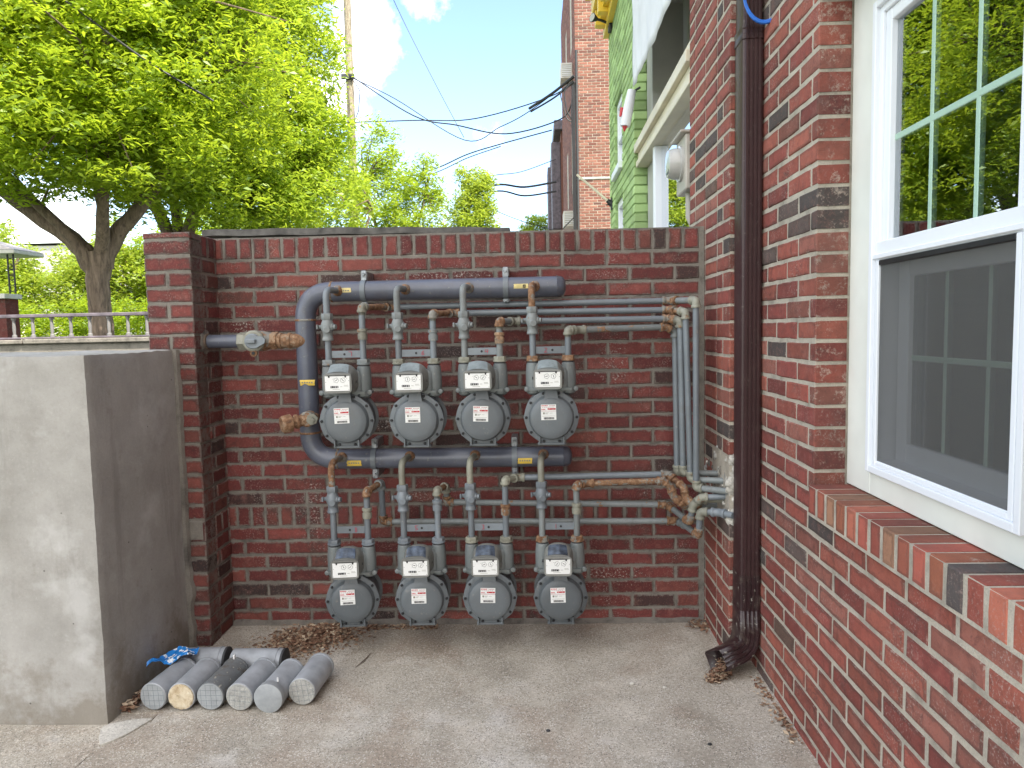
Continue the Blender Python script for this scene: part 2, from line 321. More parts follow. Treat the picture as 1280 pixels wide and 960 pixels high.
# ------------------------------------------------------------------ mesh helpers
class MB:
    def __init__(s): s.v = []; s.f = []; s.m = []; s.mats = []; s.r = []; s.e = []
    def mi(s, mat):
        if mat not in s.mats: s.mats.append(mat)
        return s.mats.index(mat)
    def add(s, vs, fs, mat=None, r=0., e=None):
        o = len(s.v); s.v += [tuple(v) for v in vs]; k = s.mi(mat); s.e += e if e else [0.]*len(vs)
        for f in fs: s.f.append(tuple(i+o for i in f)); s.m.append(k); s.r.append(r)
        return s
    def box(s, x0, x1, y0, y1, z0, z1, mat=None, ch=0., T=None):
        if x1 < x0: x0, x1 = x1, x0
        if y1 < y0: y0, y1 = y1, y0
        if z1 < z0: z0, z1 = z1, z0
        if ch <= 0:
            vs = [(x, y, z) for x in (x0, x1) for y in (y0, y1) for z in (z0, z1)]
            fs = [(0, 1, 3, 2), (4, 6, 7, 5), (0, 4, 5, 1), (2, 3, 7, 6), (0, 2, 6, 4), (1, 5, 7, 3)]
        else:
            c = min(ch, (x1-x0)*.45, (y1-y0)*.45, (z1-z0)*.45)
            vs = []; idx = {}
            for i, X in enumerate((x0, x1)):
                for j, Y in enumerate((y0, y1)):
                    for k, Z in enumerate((z0, z1)):
                        dx, dy, dz = (c if i == 0 else -c), (c if j == 0 else -c), (c if k == 0 else -c)
                        for a, q in enumerate(((X, Y+dy, Z+dz), (X+dx, Y, Z+dz), (X+dx, Y+dy, Z))):
                            idx[i, j, k, a] = len(vs); vs.append(q)
            I = idx; fs = []
            for i in (0, 1): fs.append((I[i,0,0,0], I[i,0,1,0], I[i,1,1,0], I[i,1,0,0]))
            for j in (0, 1): fs.append((I[0,j,0,1], I[1,j,0,1], I[1,j,1,1], I[0,j,1,1]))
            for k in (0, 1): fs.append((I[0,0,k,2], I[0,1,k,2], I[1,1,k,2], I[1,0,k,2]))
            for i in (0, 1):
                for j in (0, 1): fs.append((I[i,j,0,0], I[i,j,1,0], I[i,j,1,1], I[i,j,0,1]))
            for i in (0, 1):
                for k in (0, 1): fs.append((I[i,0,k,0], I[i,1,k,0], I[i,1,k,2], I[i,0,k,2]))
            for j in (0, 1):
                for k in (0, 1): fs.append((I[0,j,k,1], I[1,j,k,1], I[1,j,k,2], I[0,j,k,2]))
            for i in (0, 1):
                for j in (0, 1):
                    for k in (0, 1): fs.append((I[i,j,k,0], I[i,j,k,1], I[i,j,k,2]))
        if T is not None: vs = [T @ Vector(v) for v in vs]
        return s.add(vs, fs, mat)
    def tube(s, pts, r, mat=None, seg=14, caps=True):
        pts = [Vector(p) for p in pts]; n = len(pts)
        rs = r if isinstance(r, (list, tuple)) else [r]*n
        t0 = (pts[1]-pts[0]).normalized(); a = t0.orthogonal().normalized(); vs = []
        for i, p in enumerate(pts):
            t = ((pts[min(i+1, n-1)]-pts[i]).normalized() + (pts[i]-pts[max(i-1, 0)]).normalized())
            t = t.normalized() if t.length > 1e-6 else t0
            a = (a - t*a.dot(t)).normalized(); b = t.cross(a)
            for k in range(seg):
                an = 2*PI*k/seg; vs.append(p + (a*math.cos(an) + b*math.sin(an))*rs[i])
        fs = [(i*seg+k, i*seg+(k+1) % seg, (i+1)*seg+(k+1) % seg, (i+1)*seg+k) for i in range(n-1) for k in range(seg)]
        if caps: fs += [tuple(range(seg-1, -1, -1)), tuple((n-1)*seg+k for k in range(seg))]
        return s.add(vs, fs, mat)
    def rev(s, c, axis, prof, mat=None, seg=24, flat=None, hexa=False):
        """profile [(t along axis, radius)] turned about axis through c"""
        c = Vector(c); ax = Vector(axis).normalized(); a = ax.orthogonal().normalized(); b = ax.cross(a)
        if hexa: seg = 6
        vs = []
        for t, r in prof:
            for k in range(seg):
                an = 2*PI*(k+.5)/seg; vs.append(c + ax*t + (a*math.cos(an)+b*math.sin(an))*max(r, 1e-5))
        n = len(prof)
        fs = [(i*seg+k, i*seg+(k+1) % seg, (i+1)*seg+(k+1) % seg, (i+1)*seg+k) for i in range(n-1) for k in range(seg)]
        fs += [tuple(range(seg-1, -1, -1)), tuple((n-1)*seg+k for k in range(seg))]
        return s.add(vs, fs, mat)
    def loft(s, rings, mat=None, caps=True, closed=True):
        n = len(rings[0]); vs = [v for r_ in rings for v in r_]; fs = []
        for i in range(len(rings)-1):
            for k in range(n if closed else n-1):
                fs.append((i*n+k, i*n+(k+1) % n, (i+1)*n+(k+1) % n, (i+1)*n+k))
        if caps: fs += [tuple(range(n-1, -1, -1)), tuple((len(rings)-1)*n+k for k in range(n))]
        return s.add(vs, fs, mat)
    def mesh(s, name, smooth=35):
        me = bpy.data.meshes.new(name); me.from_pydata(s.v, [], s.f)
        for k in s.mats:
            if k is not None: me.materials.append(M[k] if isinstance(k, str) else k)
        me.polygons.foreach_set('material_index', s.m)
        if any(s.r):
            for nm, arr in (('rnd', s.r), ('rnd2', [(x*7.31) % 1 for x in s.r])):
                at = me.attributes.new(nm, 'FLOAT', 'FACE'); at.data.foreach_set('value', arr)
        if any(s.e): at = me.attributes.new('edge', 'FLOAT', 'POINT'); at.data.foreach_set('value', s.e)
        if smooth:
            me.polygons.foreach_set('use_smooth', [True]*len(me.polygons)); me.set_sharp_from_angle(angle=R(smooth))
        me.validate(); me.update()
        import bmesh
        bm = bmesh.new(); bm.from_mesh(me); bmesh.ops.recalc_face_normals(bm, faces=bm.faces); bm.to_mesh(me); bm.free()
        return me
    def obj(s, name, parent=None, smooth=35): return link(name, s.mesh(name, smooth), parent)
def link(name, me, parent=None):
    o = bpy.data.objects.new(name, me); C.objects.link(o)
    if parent: o.parent = parent
    return o
def empty(name, loc, label, cat, group=None, rz=0):
    o = bpy.data.objects.new(name, None); C.objects.link(o); o.location = loc; o.rotation_euler.z = rz
    o.empty_display_size = .1
    return tag(o, label, cat, group)
def tag(o, label=None, cat=None, group=None, kind=None):
    for k, v in (('label', label), ('category', cat), ('group', group), ('kind', kind)):
        if v: o[k] = v
    return o
def fillet(pts, rad, n=6):
    pts = [Vector(p) for p in pts]; out = [pts[0]]
    for i in range(1, len(pts)-1):
        a, b, c = pts[i-1], pts[i], pts[i+1]; u = (a-b); v = (c-b)
        ang = u.angle(v)
        if abs(ang-PI) < .02: out.append(b); continue
        d = min(rad/math.tan(ang/2), u.length*.49, v.length*.49)
        p, q = b+u.normalized()*d, b+v.normalized()*d
        for k in range(n+1):
            t = k/n; out.append(p*(1-t)**2 + b*2*t*(1-t) + q*t*t)
    out.append(pts[-1]); return out
def rel(pts, o): return [Vector(p)-Vector(o) for p in pts]

# ---- brick geometry -------------------------------------------------------
BC = .0677; BJ = .0118
def chbrick(mb, P, u, w, n, u0, u1, z0, z1, depth, mat, r, ch=.004, jit=.0015):
    """brick between u0..u1 and z0..z1 on the face plane through P (u along, w up, n outward); uneven, worn edges"""
    if mat in ('brick_far', 'brick_green'): nu, nz, jit = 1, 1, .001
    else:
        nu = max(1, round((u1-u0)/.045)); nz = max(1, round((z1-z0)/.04))
    if mat == 'brick_old': jit *= 1.25
    if mat == 'brick_sill': jit *= .6
    base = [(u0+(u1-u0)*i/nu, z0) for i in range(nu)]+[(u1, z0+(z1-z0)*i/nz) for i in range(nz)]+[(u1-(u1-u0)*i/nu, z1) for i in range(nu)]+[(u0, z1-(z1-z0)*i/nz) for i in range(nz)]
    K = len(base); tilt = random.uniform(-.0013, .0013); vs = []; es = []; ra = random.uniform
    cu, cz = (u0+u1)/2, (z0+z1)/2; hu, hz = (u1-u0)/2, (z1-z0)/2
    mj = [(a+ra(-jit, jit), b+ra(-jit, jit)) for a, b in base]
    rings = [(base, -depth, 0, 1), (mj, -ch+tilt, 0, 1), (mj, tilt, ch, 1)]
    if nu > 1 or nz > 1: rings.append((mj, tilt+.0004, ch+.013, 0))
    for (pp, d, ins, e_) in rings:
        for (a, b) in pp:
            if ins:
                a2 = cu+(a-cu)*(1-ins/hu); b2 = cz+(b-cz)*(1-ins/hz); d2 = d+ra(-.0006, .0006)
            else: a2, b2, d2 = a, b, d
            vs.append(P+u*a2+w*b2+n*d2); es.append(float(e_))
    fs = [tuple(range(K-1, -1, -1)), tuple((len(rings)-1)*K+k for k in range(K))]
    for q in range(len(rings)-1):
        for k in range(K): fs.append((q*K+k, q*K+(k+1) % K, (q+1)*K+(k+1) % K, (q+1)*K+k))
    mb.add(vs, fs, mat, r if r else random.uniform(.001, .999), es)
def bricks(mb, P, u, n, L, courses, z0, mat, insL=(0, 0), insR=(0, 0), holes=(), par=0, off=0., depth=.092, ln=.2032, zmax=99, avoid=()):
    """lay courses [(kind)] 'S' stretcher / 'R' rowlock headers"""
    u = Vector(u); n = Vector(n); w = Vector((0, 0, 1)); P = Vector(P); z = z0
    for ci, k in enumerate(courses):
        h = BC if k == 'S' else .1016
        st = ln if k == 'S' else ln/3
        a0 = insL[(ci+par) % 2]; a1 = L - insR[(ci+par) % 2]
        if k == 'R': a0, a1 = max(insL)if max(insL) > .01 else 0, L-(max(insR) if max(insR) > .01 else 0)
        x = a0; segs = []
        first = True
        while x < a1-.004:
            if k == 'S' and first and (ci+par) % 2 and insL == (0, 0): wd = st/2
            else: wd = st
            if first and off and k == 'S': wd = ((off if (ci+par) % 2 == 0 else off+st/2) % st) or st
            if wd < .035 and first: wd += st/2
            first = False
            e = min(x+wd, a1)
            if a1-e < .03: e = a1
            lj = BJ if (e < a1-.001 or (insR[(ci+par) % 2] > .01)) else 0
            segs.append((x, e - (BJ if lj else 0))); x = e
        zz0, zz1 = z, z+h-BJ
        z += h
        if zz0 > zmax: break
        for (s0, s1) in segs:
            parts = [(s0, s1)]
            for (h0, h1, hz0, hz1) in holes:
                if zz1 > hz0+.01 and zz0 < hz1-.01:
                    np_ = []
                    for (p0, p1) in parts:
                        if p1 <= h0 or p0 >= h1: np_.append((p0, p1)); continue
                        if p0 < h0-.02: np_.append((p0, h0))
                        if p1 > h1+.02: np_.append((h1, p1))
                    parts = np_
            for (p0, p1) in parts:
                if p1-p0 < .012: continue
                jz = random.uniform(-.0008, .0008)
                chbrick(mb, P, u, w, n, p0, p1, zz0+jz, zz1+jz, depth, mat, None)
    return z

# ================================================================== THE SETTING
def sheet(name, pts, z, mat, sub=None):
    mb = MB(); mb.add([(x, y, z) for x, y in pts], [tuple(range(len(pts)))], mat)
    o = mb.obj(name, smooth=0); tag(o, kind='structure'); return o
sheet('ground', [(-900, -900), (900, -900), (900, 900), (-900, 900)], -.16, 'grass')
sheet('pavement', [(-3.2, .45), (-.02, .45), (-.02, 120), (-3.2, 120)], -.012, 'pave')
o = sheet('road', [(-6.0, -60), (-3.4, -60), (-3.4, 200), (-6.0, 200)], -.13, 'asphalt')
mb = MB(); mb.box(-3.4, -3.2, .45, 120, -.16, .0, 'pave', .01); o = mb.obj('kerb'); tag(o, kind='structure')
# patio slab: real thickness, joint and crack as gaps in the slab
mb = MB()
def slab(mb, pts, z0, z1, mat):
    n = len(pts); vs = [(x, y, z0) for x, y in pts]+[(x, y, z1) for x, y in pts]
    fs = [tuple(range(n-1, -1, -1)), tuple(range(n, 2*n))]+[(i, (i+1) % n, n+(i+1) % n, n+i) for i in range(n)]
    mb.add(vs, fs, mat)
slab(mb, [(-2.178, -.795), (-2.172, -.86), (-2.200, -.93), (-2.235, -1.0), (-2.27, -1.06), (-2.60, -6.5), (.6, -6.5), (.6, .02), (-2.32, .02), (-2.32, -.795)], -.15, 0, 'concrete')
slab(mb, [(-2.6, -.795), (-2.184, -.795), (-2.178, -.86), (-2.206, -.93), (-2.242, -1.0), (-2.278, -1.06), (-2.608, -6.5), (-7, -6.5), (-7, -.795)], -.15, -.004, 'concrete')
o = mb.obj('patio_slab', smooth=0); tag(o, kind='structure')
mb = MB(); slab(mb, [(-2.318, -.872), (-2.27, -.85), (-2.215, -.835), (-2.178, -.838), (-2.195, -.88), (-2.215, -.93), (-2.245, -.975), (-2.27, -1.0), (-2.30, -.96), (-2.33, -.90)], -.004, .0015, 'patch')
o = mb.obj('cement_smear', smooth=0); tag(o, kind='structure')

# ---- back brick wall
wall = empty('brick_wall', (-1.1, .1, 0), 'low red brick wall with a soldier cap that the gas meters hang on', 'wall')
mb = MB(); base = Vector((-1.1, .1, 0))
cs = ['S']*7+['R']+['S']*17+['R']
bricks(mb, Vector((-2.26, 0, 0))-base, (1, 0, 0), (0, -1, 0), 2.26, cs, .0, 'brick_old', par=1, off=.10, insR=(.015, .015))
o = mb.obj('brickwork', wall)
mb = MB(); mb.box(-2.26+1.1, 0+1.1, .0042-.1, .19-.1, -.1, 1.8225, 'mortar_old')
bricks(mb, Vector((0, .2, 0))-base, (-1, 0, 0), (0, 1, 0), 2.26, cs, .0, 'brick_old', depth=.006, par=1, off=.1)
mb.obj('mortar', wall)
# bottom ledge of mortar along wall foot
mb = MB()
n = 46; rings = []
for i in range(n+1):
    x = -2.235+ (2.23)*i/n; d = .006+.004*math.sin(i*1.7)+.006*random.random(); hh = .010+.008*random.random()
    rings.append([(x, .01, 0), (x, -d-.022, 0.0), (x, -d-.01, hh*.35), (x, -d*.35, hh), (x, .01, hh+.004)])
mb.loft(rings, 'mortar_old'); o = mb.obj('mortar_fillet', smooth=20); o.parent = wall; o.location = -base
# ---- pier
pier = empty('brick_pier', (-2.33, -.12, 0), 'square red brick pier at the left end of the wall behind the grey block', 'pier')
pb = Vector((-2.33, -.12, 0)); PX0, PX1, PY0, PY1 = -2.435, -2.232, -.25, .2
mb = MB(); W_ = PX1-PX0
pc = ['S']*7+['R']+['S']*17
zt = bricks(mb, Vector((PX0, PY0, 0))-pb, (1, 0, 0), (0, -1, 0), W_, pc, .0, 'brick_old', par=0)
# side (right) face: alternate inset for the corner bricks' returns
bricks(mb, Vector((PX1, PY0, 0))-pb, (0, 1, 0), (1, 0, 0), PY1-PY0, pc, .0, 'brick_old', insL=(.102, .102), off=.14, depth=.09)
bricks(mb, Vector((PX0, PY1, 0))-pb, (0, -1, 0), (-1, 0, 0), PY1-PY0, pc, .0, 'brick_old', insR=(.102, .102), off=.14, depth=.09)
# cap: header course seen from the front, rowlocks on the side, thin top course
chbrick(mb, Vector((PX0, PY0, 0))-pb, Vector((1, 0, 0)), Vector((0, 0, 1)), Vector((0, -1, 0)), 0, W_, zt, zt+.058, .092, 'brick_old', .3)
chbrick(mb, Vector((PX0, PY0, 0))-pb, Vector((1, 0, 0)), Vector((0, 0, 1)), Vector((0, -1, 0)), 0, W_, zt+.0677, zt+.0677+.024, .092, 'brick_old', .5)
yy = PY0+.1
while yy < PY1-.02:
    chbrick(mb, Vector((PX1, yy, 0))-pb, Vector((0, 1, 0)), Vector((0, 0, 1)), Vector((1, 0, 0)), 0, .058, zt, zt+.092, .2, 'brick_old', None); yy += .0677
mb.obj('brickwork', pier)
mb = MB(); mb.box(-2.31-pb.x, PX1-.002-pb.x, PY0-.0012-pb.y, PY0+.05-pb.y, .475, .574, 'mortar_old', .010)
mb.obj('cement_repair', pier)
mb = MB(); mb.box(PX0+.004-pb.x, PX1-.004-pb.x, PY0+.004-pb.y, PY1-.004-pb.y, -.1, zt+.086, 'mortar_old'); mb.obj('mortar', pier)
# ---- weathered board on the wall
mb = MB(); rings = []
for i in range(25):
    x = -2.33+i*(1.45/24); e = .002*math.sin(i*1.3)+.001*random.random()
    tz = 1.874-.024*(i/24)**2 + e; bz = 1.845-.016*(i/24)+e
    rings.append([(x, .075, bz), (x, .078, tz), (x, .185, tz+.002), (x, .185, bz)])
mb.loft(rings, 'wood'); mb.box(-2.2, -2.17, .10, .16, 1.818, 1.846, 'wood'); mb.box(-1.3, -1.25, .10, .16, 1.818, 1.834, 'wood')
o = mb.obj('weathered_board', smooth=25); tag(o, 'weathered grey board lying along the top of the brick wall', 'board')

# ---- stucco block (stoop side)
mb = MB()
def gridface(mb, P, U, V, nu, nv, mat, amp):
    vs = []; P, U, V = Vector(P), Vector(U), Vector(V); nn = U.cross(V).normalized()
    for i in range(nu+1):
        for j in range(nv+1):
            e = 0 if i in (0, nu) or j in (0, nv) else random.uniform(-amp, amp)
            vs.append(P+U*i/nu+V*j/nv+nn*e)
    fs = [(i*(nv+1)+j, (i+1)*(nv+1)+j, (i+1)*(nv+1)+j+1, i*(nv+1)+j+1) for i in range(nu) for j in range(nv)]
    mb.add(vs, fs, mat)
def chblock(mb, x0, x1, y0, y1, z0, z1, mat, c):
    mb.box(x0, x1, y0, y1, z0, z1, mat, c)
import bmesh
from mathutils import noise as mn
bm_ = bmesh.new(); bmesh.ops.create_cube(bm_, size=1)
for v in bm_.verts: v.co = Vector((-3.961+v.co.x*3.278, -.565+v.co.y*.606, .659+v.co.z*1.326))
def split(axis, cuts):
    es_ = [e for e in bm_.edges if abs((e.verts[0].co-e.verts[1].co).normalized()[axis]) > .9]
    bmesh.ops.subdivide_edges(bm_, edges=es_, cuts=cuts, use_grid_fill=True)
split(0, 110); split(1, 24); split(2, 52)
for v in bm_.verts:
    c_ = v.co.copy(); ed_ = (abs(c_.x+2.322) < .001)+(abs(c_.y+.868) < .001)+(abs(c_.z-1.322) < .001)
    d_ = mn.noise_vector(c_*5)*.0035+mn.noise_vector(c_*31)*.0012
    if ed_ >= 2:
        d_ += Vector((-.004 if abs(c_.x+2.322) < .001 else 0, .004 if abs(c_.y+.868) < .001 else 0, -.004 if abs(c_.z-1.322) < .001 else 0))*(1+.9*mn.noise(c_*22))
    v.co = c_+d_
me_ = bpy.data.meshes.new('stucco_block'); bm_.to_mesh(me_); bm_.free(); me_.materials.append(M['stucco'])
me_.polygons.foreach_set('use_smooth', [True]*len(me_.polygons)); me_.set_sharp_from_angle(angle=R(50))
o = link('stucco_block', me_); tag(o, 'smooth grey stucco block wall in the left foreground', 'low wall')
# ragged mortar seam between block and pier
mb = MB(); rings = []
for i in range(40):
    z = 1.32*i/39; wv = .012+.005*random.random()+(.012 if z < .35 else 0)*random.random()
    rings.append([(-2.33, -.272-.002, z), (-2.322+wv, -.268, z), (-2.318+wv*1.2, -.251, z), (-2.33, -.251, z)])
mb.loft(rings, 'mortar_old'); o = mb.obj('mortar_seam', smooth=20); o.parent = pier; o.location = -pb

# ---- right-hand house wall
house = empty('brick_house', (.5, -2, 0), 'tall red brick house wall on the right holding the white window', 'house')
hb = Vector((.5, -2, 0)); HZ = 7.3
nc = int(HZ/BC); JY = -.408; X2 = .094; WY0, WY1 = -2.02, -1.03; WZ0, WZ1 = .785, 2.36
zb = .0412-BC
mb = MB()
# wall 1 (meter side): faces -X, from Y=.31 to Y=JY
bricks(mb, Vector((0, .31, 0))-hb, (0, -1, 0), (-1, 0, 0), .31-JY, ['S']*nc, zb, 'brick_new', insR=(0, .102), off=.12, holes=[(.31+.13, .31+.408, .60, .80)])
# jog face, faces -Y
bricks(mb, Vector((0, JY, 0))-hb, (1, 0, 0), (0, -1, 0), X2+.02, ['S']*nc, zb, 'brick_new', insL=(.102, 0), holes=[(0, .12, .60, .80)])
# wall 2 faces -X, Y from JY down to -6
bricks(mb, Vector((X2, JY, 0))-hb, (0, -1, 0), (-1, 0, 0), 5.6, ['S']*nc, zb, 'brick_new', off=.07, depth=.097, holes=[(JY-WY1, JY-WY0, WZ0-.1+.1, WZ1)])
# far end of wall 1 faces +Y
bricks(mb, Vector((.3, .31, 0))-hb, (-1, 0, 0), (0, 1, 0), .3, ['S']*nc, zb, 'brick_new', insR=(.102, .102), depth=.09)
mb.obj('brickwork', house)
mb = MB()
def hbx(x0, x1, y0, y1, z0, z1, m_='mortar_new'): mb.box(x0-hb.x, x1-hb.x, y0-hb.y, y1-hb.y, z0, z1, m_)
hbx(.003, 5, JY+.003, .307, -.1, HZ)
hbx(X2+.003, 5, -6, WY0-.007, -.1, HZ)
hbx(X2+.003, 5, WY0-.007, JY+.0071, -.1, WZ0+.005)
hbx(X2+.003, 5, WY0-.007, JY+.0072, WZ1+.002, HZ)
hbx(X2+.003, 5, WY1+.003, JY+.0123, WZ0+.004, WZ1+.003)
hbx(-.035, 5, -6, .31, HZ, HZ+.12, 'cream')
mb.obj('mortar', house)
# sill: rowlock bricks
sill = link('window_sill', None, None) if False else None
mb = MB(); y = -1.045
while y > WY0-.12:
    chbrick(mb, Vector((X2-.021, y, 0))-hb, Vector((0, -1, 0)), Vector((0, 0, 1)), Vector((-1, 0, 0)), 0, .0560, .787, .875, .165, 'brick_sill', random.uniform(.02, .98), .004); y -= .0677
mb.box(X2-.0195-hb.x, X2+.15-hb.x, WY0-.1-hb.y, -1.047-hb.y, .780, .8735, 'mortar_new')
mb.obj('window_sill', house)
# cement patch where the gas lines enter
mb = MB()
def lump(mb, c, rx, ry, rz, mat, amp=.3, seg=10):
    vs = []; fs = []; c = Vector(c)
    for i in range(seg+1):
        th = PI*i/seg
        for k in range(seg*2):
            ph = 2*PI*k/(seg*2); q = 1+random.uniform(-amp, amp)
            vs.append((c.x+rx*q*math.sin(th)*math.cos(ph), c.y+ry*q*math.sin(th)*math.sin(ph), c.z+rz*q*math.cos(th)))
    for i in range(seg):
        for k in range(seg*2):
            fs.append((i*seg*2+k, i*seg*2+(k+1) % (seg*2), (i+1)*seg*2+(k+1) % (seg*2), (i+1)*seg*2+k))
    mb.add(vs, fs, mat)
mb.box(.012-hb.x, .09-hb.x, JY+.008-hb.y, .31-.13-hb.y, .597, .803, 'patch')
for i in range(110):
    yv = random.uniform(-.385, .16); zv = .70+random.gauss(0, .05)+(.10*max(0, -(yv)/.4)*random.random())
    lump(mb, Vector((random.uniform(.0, .012), yv, zv))-hb, random.uniform(.004, .012), random.uniform(.006, .020), random.uniform(.006, .018), random.choice(('patch', 'stucco', 'mortar_old')), .35, 5)
for i in range(16):
    lump(mb, Vector((random.uniform(.0, .05), JY+random.uniform(0, .012), .71+random.gauss(0, .045)))-hb, .02, .012, .02, 'patch', .3, 5)
lump(mb, Vector((.03, JY+.01, .595))-hb, .04, .014, .05, 'patch', .08, 8)
mb.obj('cement_patch', house, 60)

# ---- window (faces -X): u runs toward the camera (-Y)
win = empty('sash_window', (.195, -1.52, .88), 'white double hung window with grids, reflecting trees above an insect screen', 'window')
wb = Vector((.195, -1.52, .88))
def wbox(name, y0, y1, z0, z1, x0, x1, mat, parent=win, ch=.003):
    m_ = MB(); m_.box(x0-wb.x, x1-wb.x, y0-wb.y, y1-wb.y, z0-wb.z, z1-wb.z, mat, ch); return m_.obj(name, parent, 30)
CY0, CY1 = -2.02, -1.035           # casing outer
GY0, GY1 = -1.845, -1.185          # frame outer
m_ = MB()
def wb_(m_, y0, y1, z0, z1, x0, x1, mat, ch=.002): m_.box(x0-wb.x, x1-wb.x, y0-wb.y, y1-wb.y, z0-wb.z, z1-wb.z, mat, ch)
wb_(m_, GY1, CY1, .878, WZ1, .195, .25, 'casing'); wb_(m_, CY0, GY0, .878, WZ1, .195, .25, 'casing')
wb_(m_, GY0+.0005, GY1-.0005, .878, .948, .1955, .25, 'casing'); wb_(m_, GY0+.0005, GY1-.0005, 2.255, WZ1, .1955, .25, 'casing')
m_.obj('casing', win, 30)
m_ = MB(); t = .020
for (x0, x1, q) in ((.180, .26, 0), (.192, .262, .018)):
    wb_(m_, GY1-t-q, GY1-q-.0006, .948+q, 2.255-q, x0, x1, 'vinyl'); wb_(m_, GY0+q+.0006, GY0+t+q, .948+q, 2.255-q, x0, x1, 'vinyl')
    wb_(m_, GY0+q+t, GY1-q-t, .948+q, .948+q+t, x0, x1, 'vinyl'); wb_(m_, GY0+q+t, GY1-q-t, 2.255-q-t, 2.255-q, x0, x1, 'vinyl')
m_.obj('window_frame', win, 30)
UY0, UY1 = -1.807, -1.223
us = MB()
wb_(us, UY1-.030, UY1, 1.555, 2.217, .200, .235, 'vinyl'); wb_(us, UY0, UY0+.030, 1.555, 2.217, .200, .235, 'vinyl')
wb_(us, UY0+.0301, UY1-.0301, 2.185, 2.217, .2005, .235, 'vinyl'); wb_(us, UY0-.018, UY1+.018, 1.548, 1.600, .190, .236, 'vinyl')
wb_(us, UY0-.018, UY1+.018, 1.552, 1.566, .183, .192, 'vinyl')
us = us.obj('upper_sash', win, 30)
wbox('glass_pane', UY0+.029, UY1-.029, 1.60, 2.186, .216, .2185, 'glass', us, 0)
g = MB()
for yv in (-1.43, -1.615): wb_(g, yv-.008, yv+.008, 1.60, 2.186, .2145, .2205, 'muntin')
wb_(g, UY0+.03, UY1-.03, 1.866, 1.884, .2143, .2207, 'muntin'); g.obj('muntin', us, 30)
ls = MB()
wb_(ls, UY1-.062, UY1-.006, .985, 1.545, .245, .275, 'vinyl'); wb_(ls, UY0+.006, UY0+.062, .985, 1.545, .245, .275, 'vinyl')
wb_(ls, UY0+.062, UY1-.062, .985, 1.040, .2455, .275, 'vinyl'); wb_(ls, UY0+.062, UY1-.062, 1.50, 1.545, .2455, .275, 'vinyl')
ls = ls.obj('lower_sash', win, 30)
wbox('glass_pane', UY0+.06, UY1-.06, 1.04, 1.50, .258, .2605, 'glass_dim', ls, 0)
g = MB()
for yv in (-1.44, -1.61): wb_(g, yv-.007, yv+.007, 1.04, 1.50, .2562, .2622, 'muntin')
wb_(g, UY0+.06, UY1-.06, 1.270, 1.285, .256, .2624, 'muntin'); g.obj('muntin', ls, 30)
sc = MB(); S0, S1 = UY0+.000, UY1+.000
wb_(sc, S1-.010, S1+.006, .968, 1.548, .186, .198, 'vinyl'); wb_(sc, S0-.006, S0+.010, .968, 1.548, .186, .198, 'vinyl')
wb_(sc, S0+.01, S1-.01, .968, .982, .1862, .198, 'vinyl'); wb_(sc, S0+.01, S1-.01, 1.534, 1.548, .1862, .198, 'black')
sc = sc.obj('insect_screen', win, 30)
wbox('screen_mesh', S0+.008, S1-.008, .98, 1.536, .1925, .1932, 'mesh', sc, 0)
# dim room behind
m_ = MB(); wb_(m_, -2.0, -1.05, .9, 2.34, .62, .66, 'interior', 0); wb_(m_, -2.0, -1.05, .89, .90, .28, .62, 'siding', 0)
wb_(m_, -1.06, -1.05, .9, 2.34, .28, .62, 'interior', 0); wb_(m_, -2.0, -1.99, .9, 2.34, .28, .62, 'interior', 0)
wb_(m_, -1.99, -1.06, 2.33, 2.34, .28, .62, 'interior', 0)
m_.obj('room', win, 0)
m_ = MB(); wb_(m_, -1.62, -1.25, .905, 2.3, .40, .41, 'blind', 0); m_.obj('curtain', win, 0)
# fix: cut the reveal out of the mortar core behind the window
# ---- downspout
dsp = empty('downspout', (.05, -.475, 0), 'dark brown ribbed downspout standing in the corner of the house wall', 'downspout')
db = Vector((.05, -.475, 0))
def ribprof(wx, wy, ribs=True, n=9):
    """rectangular section with corrugated front, centred"""
    pts = []
    hw, hy = wx/2, wy/2; c = .008
    pts += [(-hw, hy-c), (-hw, -hy+c), (-hw+c*.3, -hy+c*.3), (-hw+c, -hy)]
    k = 4
    for i in range(k):
        a = -hw+c+(wx-2*c)*(i+.12)/k; b_ = -hw+c+(wx-2*c)*(i+.5)/k; d = -hw+c+(wx-2*c)*(i+.88)/k
        pts += [(a, -hy), ((a+b_)/2-.001, -hy-.0045), ((b_+d)/2+.001, -hy-.0045), (d, -hy)]
    pts += [(hw-c, -hy), (hw-c*.3, -hy+c*.3), (hw, -hy+c), (hw, hy-c), (hw-c, hy), (-hw+c, hy)]
    return pts
DW, DD = .078, .105
def dsring(cx, cy, z, sc=1., wd=DW, dp=DD): return [Vector((cx+a*sc, cy+b_*sc, z)) for a, b_ in ribprof(wd, dp)]
mb = MB(); cyb = -.475
mb.loft([rel_ for rel_ in [[v-db for v in dsring(.052, cyb, z)] for z in (.40, 1.0, 1.8, 2.47)]], 'brown_metal')
mb.obj('pipe', dsp, 25)
mb = MB(); mb.loft([[v-db for v in dsring(.052, cyb, z, s_)] for z, s_ in ((2.425, 1.0), (2.427, 1.07), (2.442, 1.07), (2.446, 1.03), (2.462, 1.03), (2.466, 1.07), (2.476, 1.07), (2.478, .9))], 'brown_metal'); mb.obj('joint_band', dsp, 25)
mb = MB(); mb.loft([[v-db for v in dsring(.052, cyb, z, .94)] for z in (2.47, 3.2, 7.2)], 'brown_metal'); mb.obj('pipe', dsp, 25)
mb = MB(); mb.loft([[v-db for v in dsring(.052, cyb, z, s_)] for z, s_ in ((.40, 1.0), (.401, 1.045), (.15, 1.045), (.149, 1.0))][::1], 'brown_dirty')
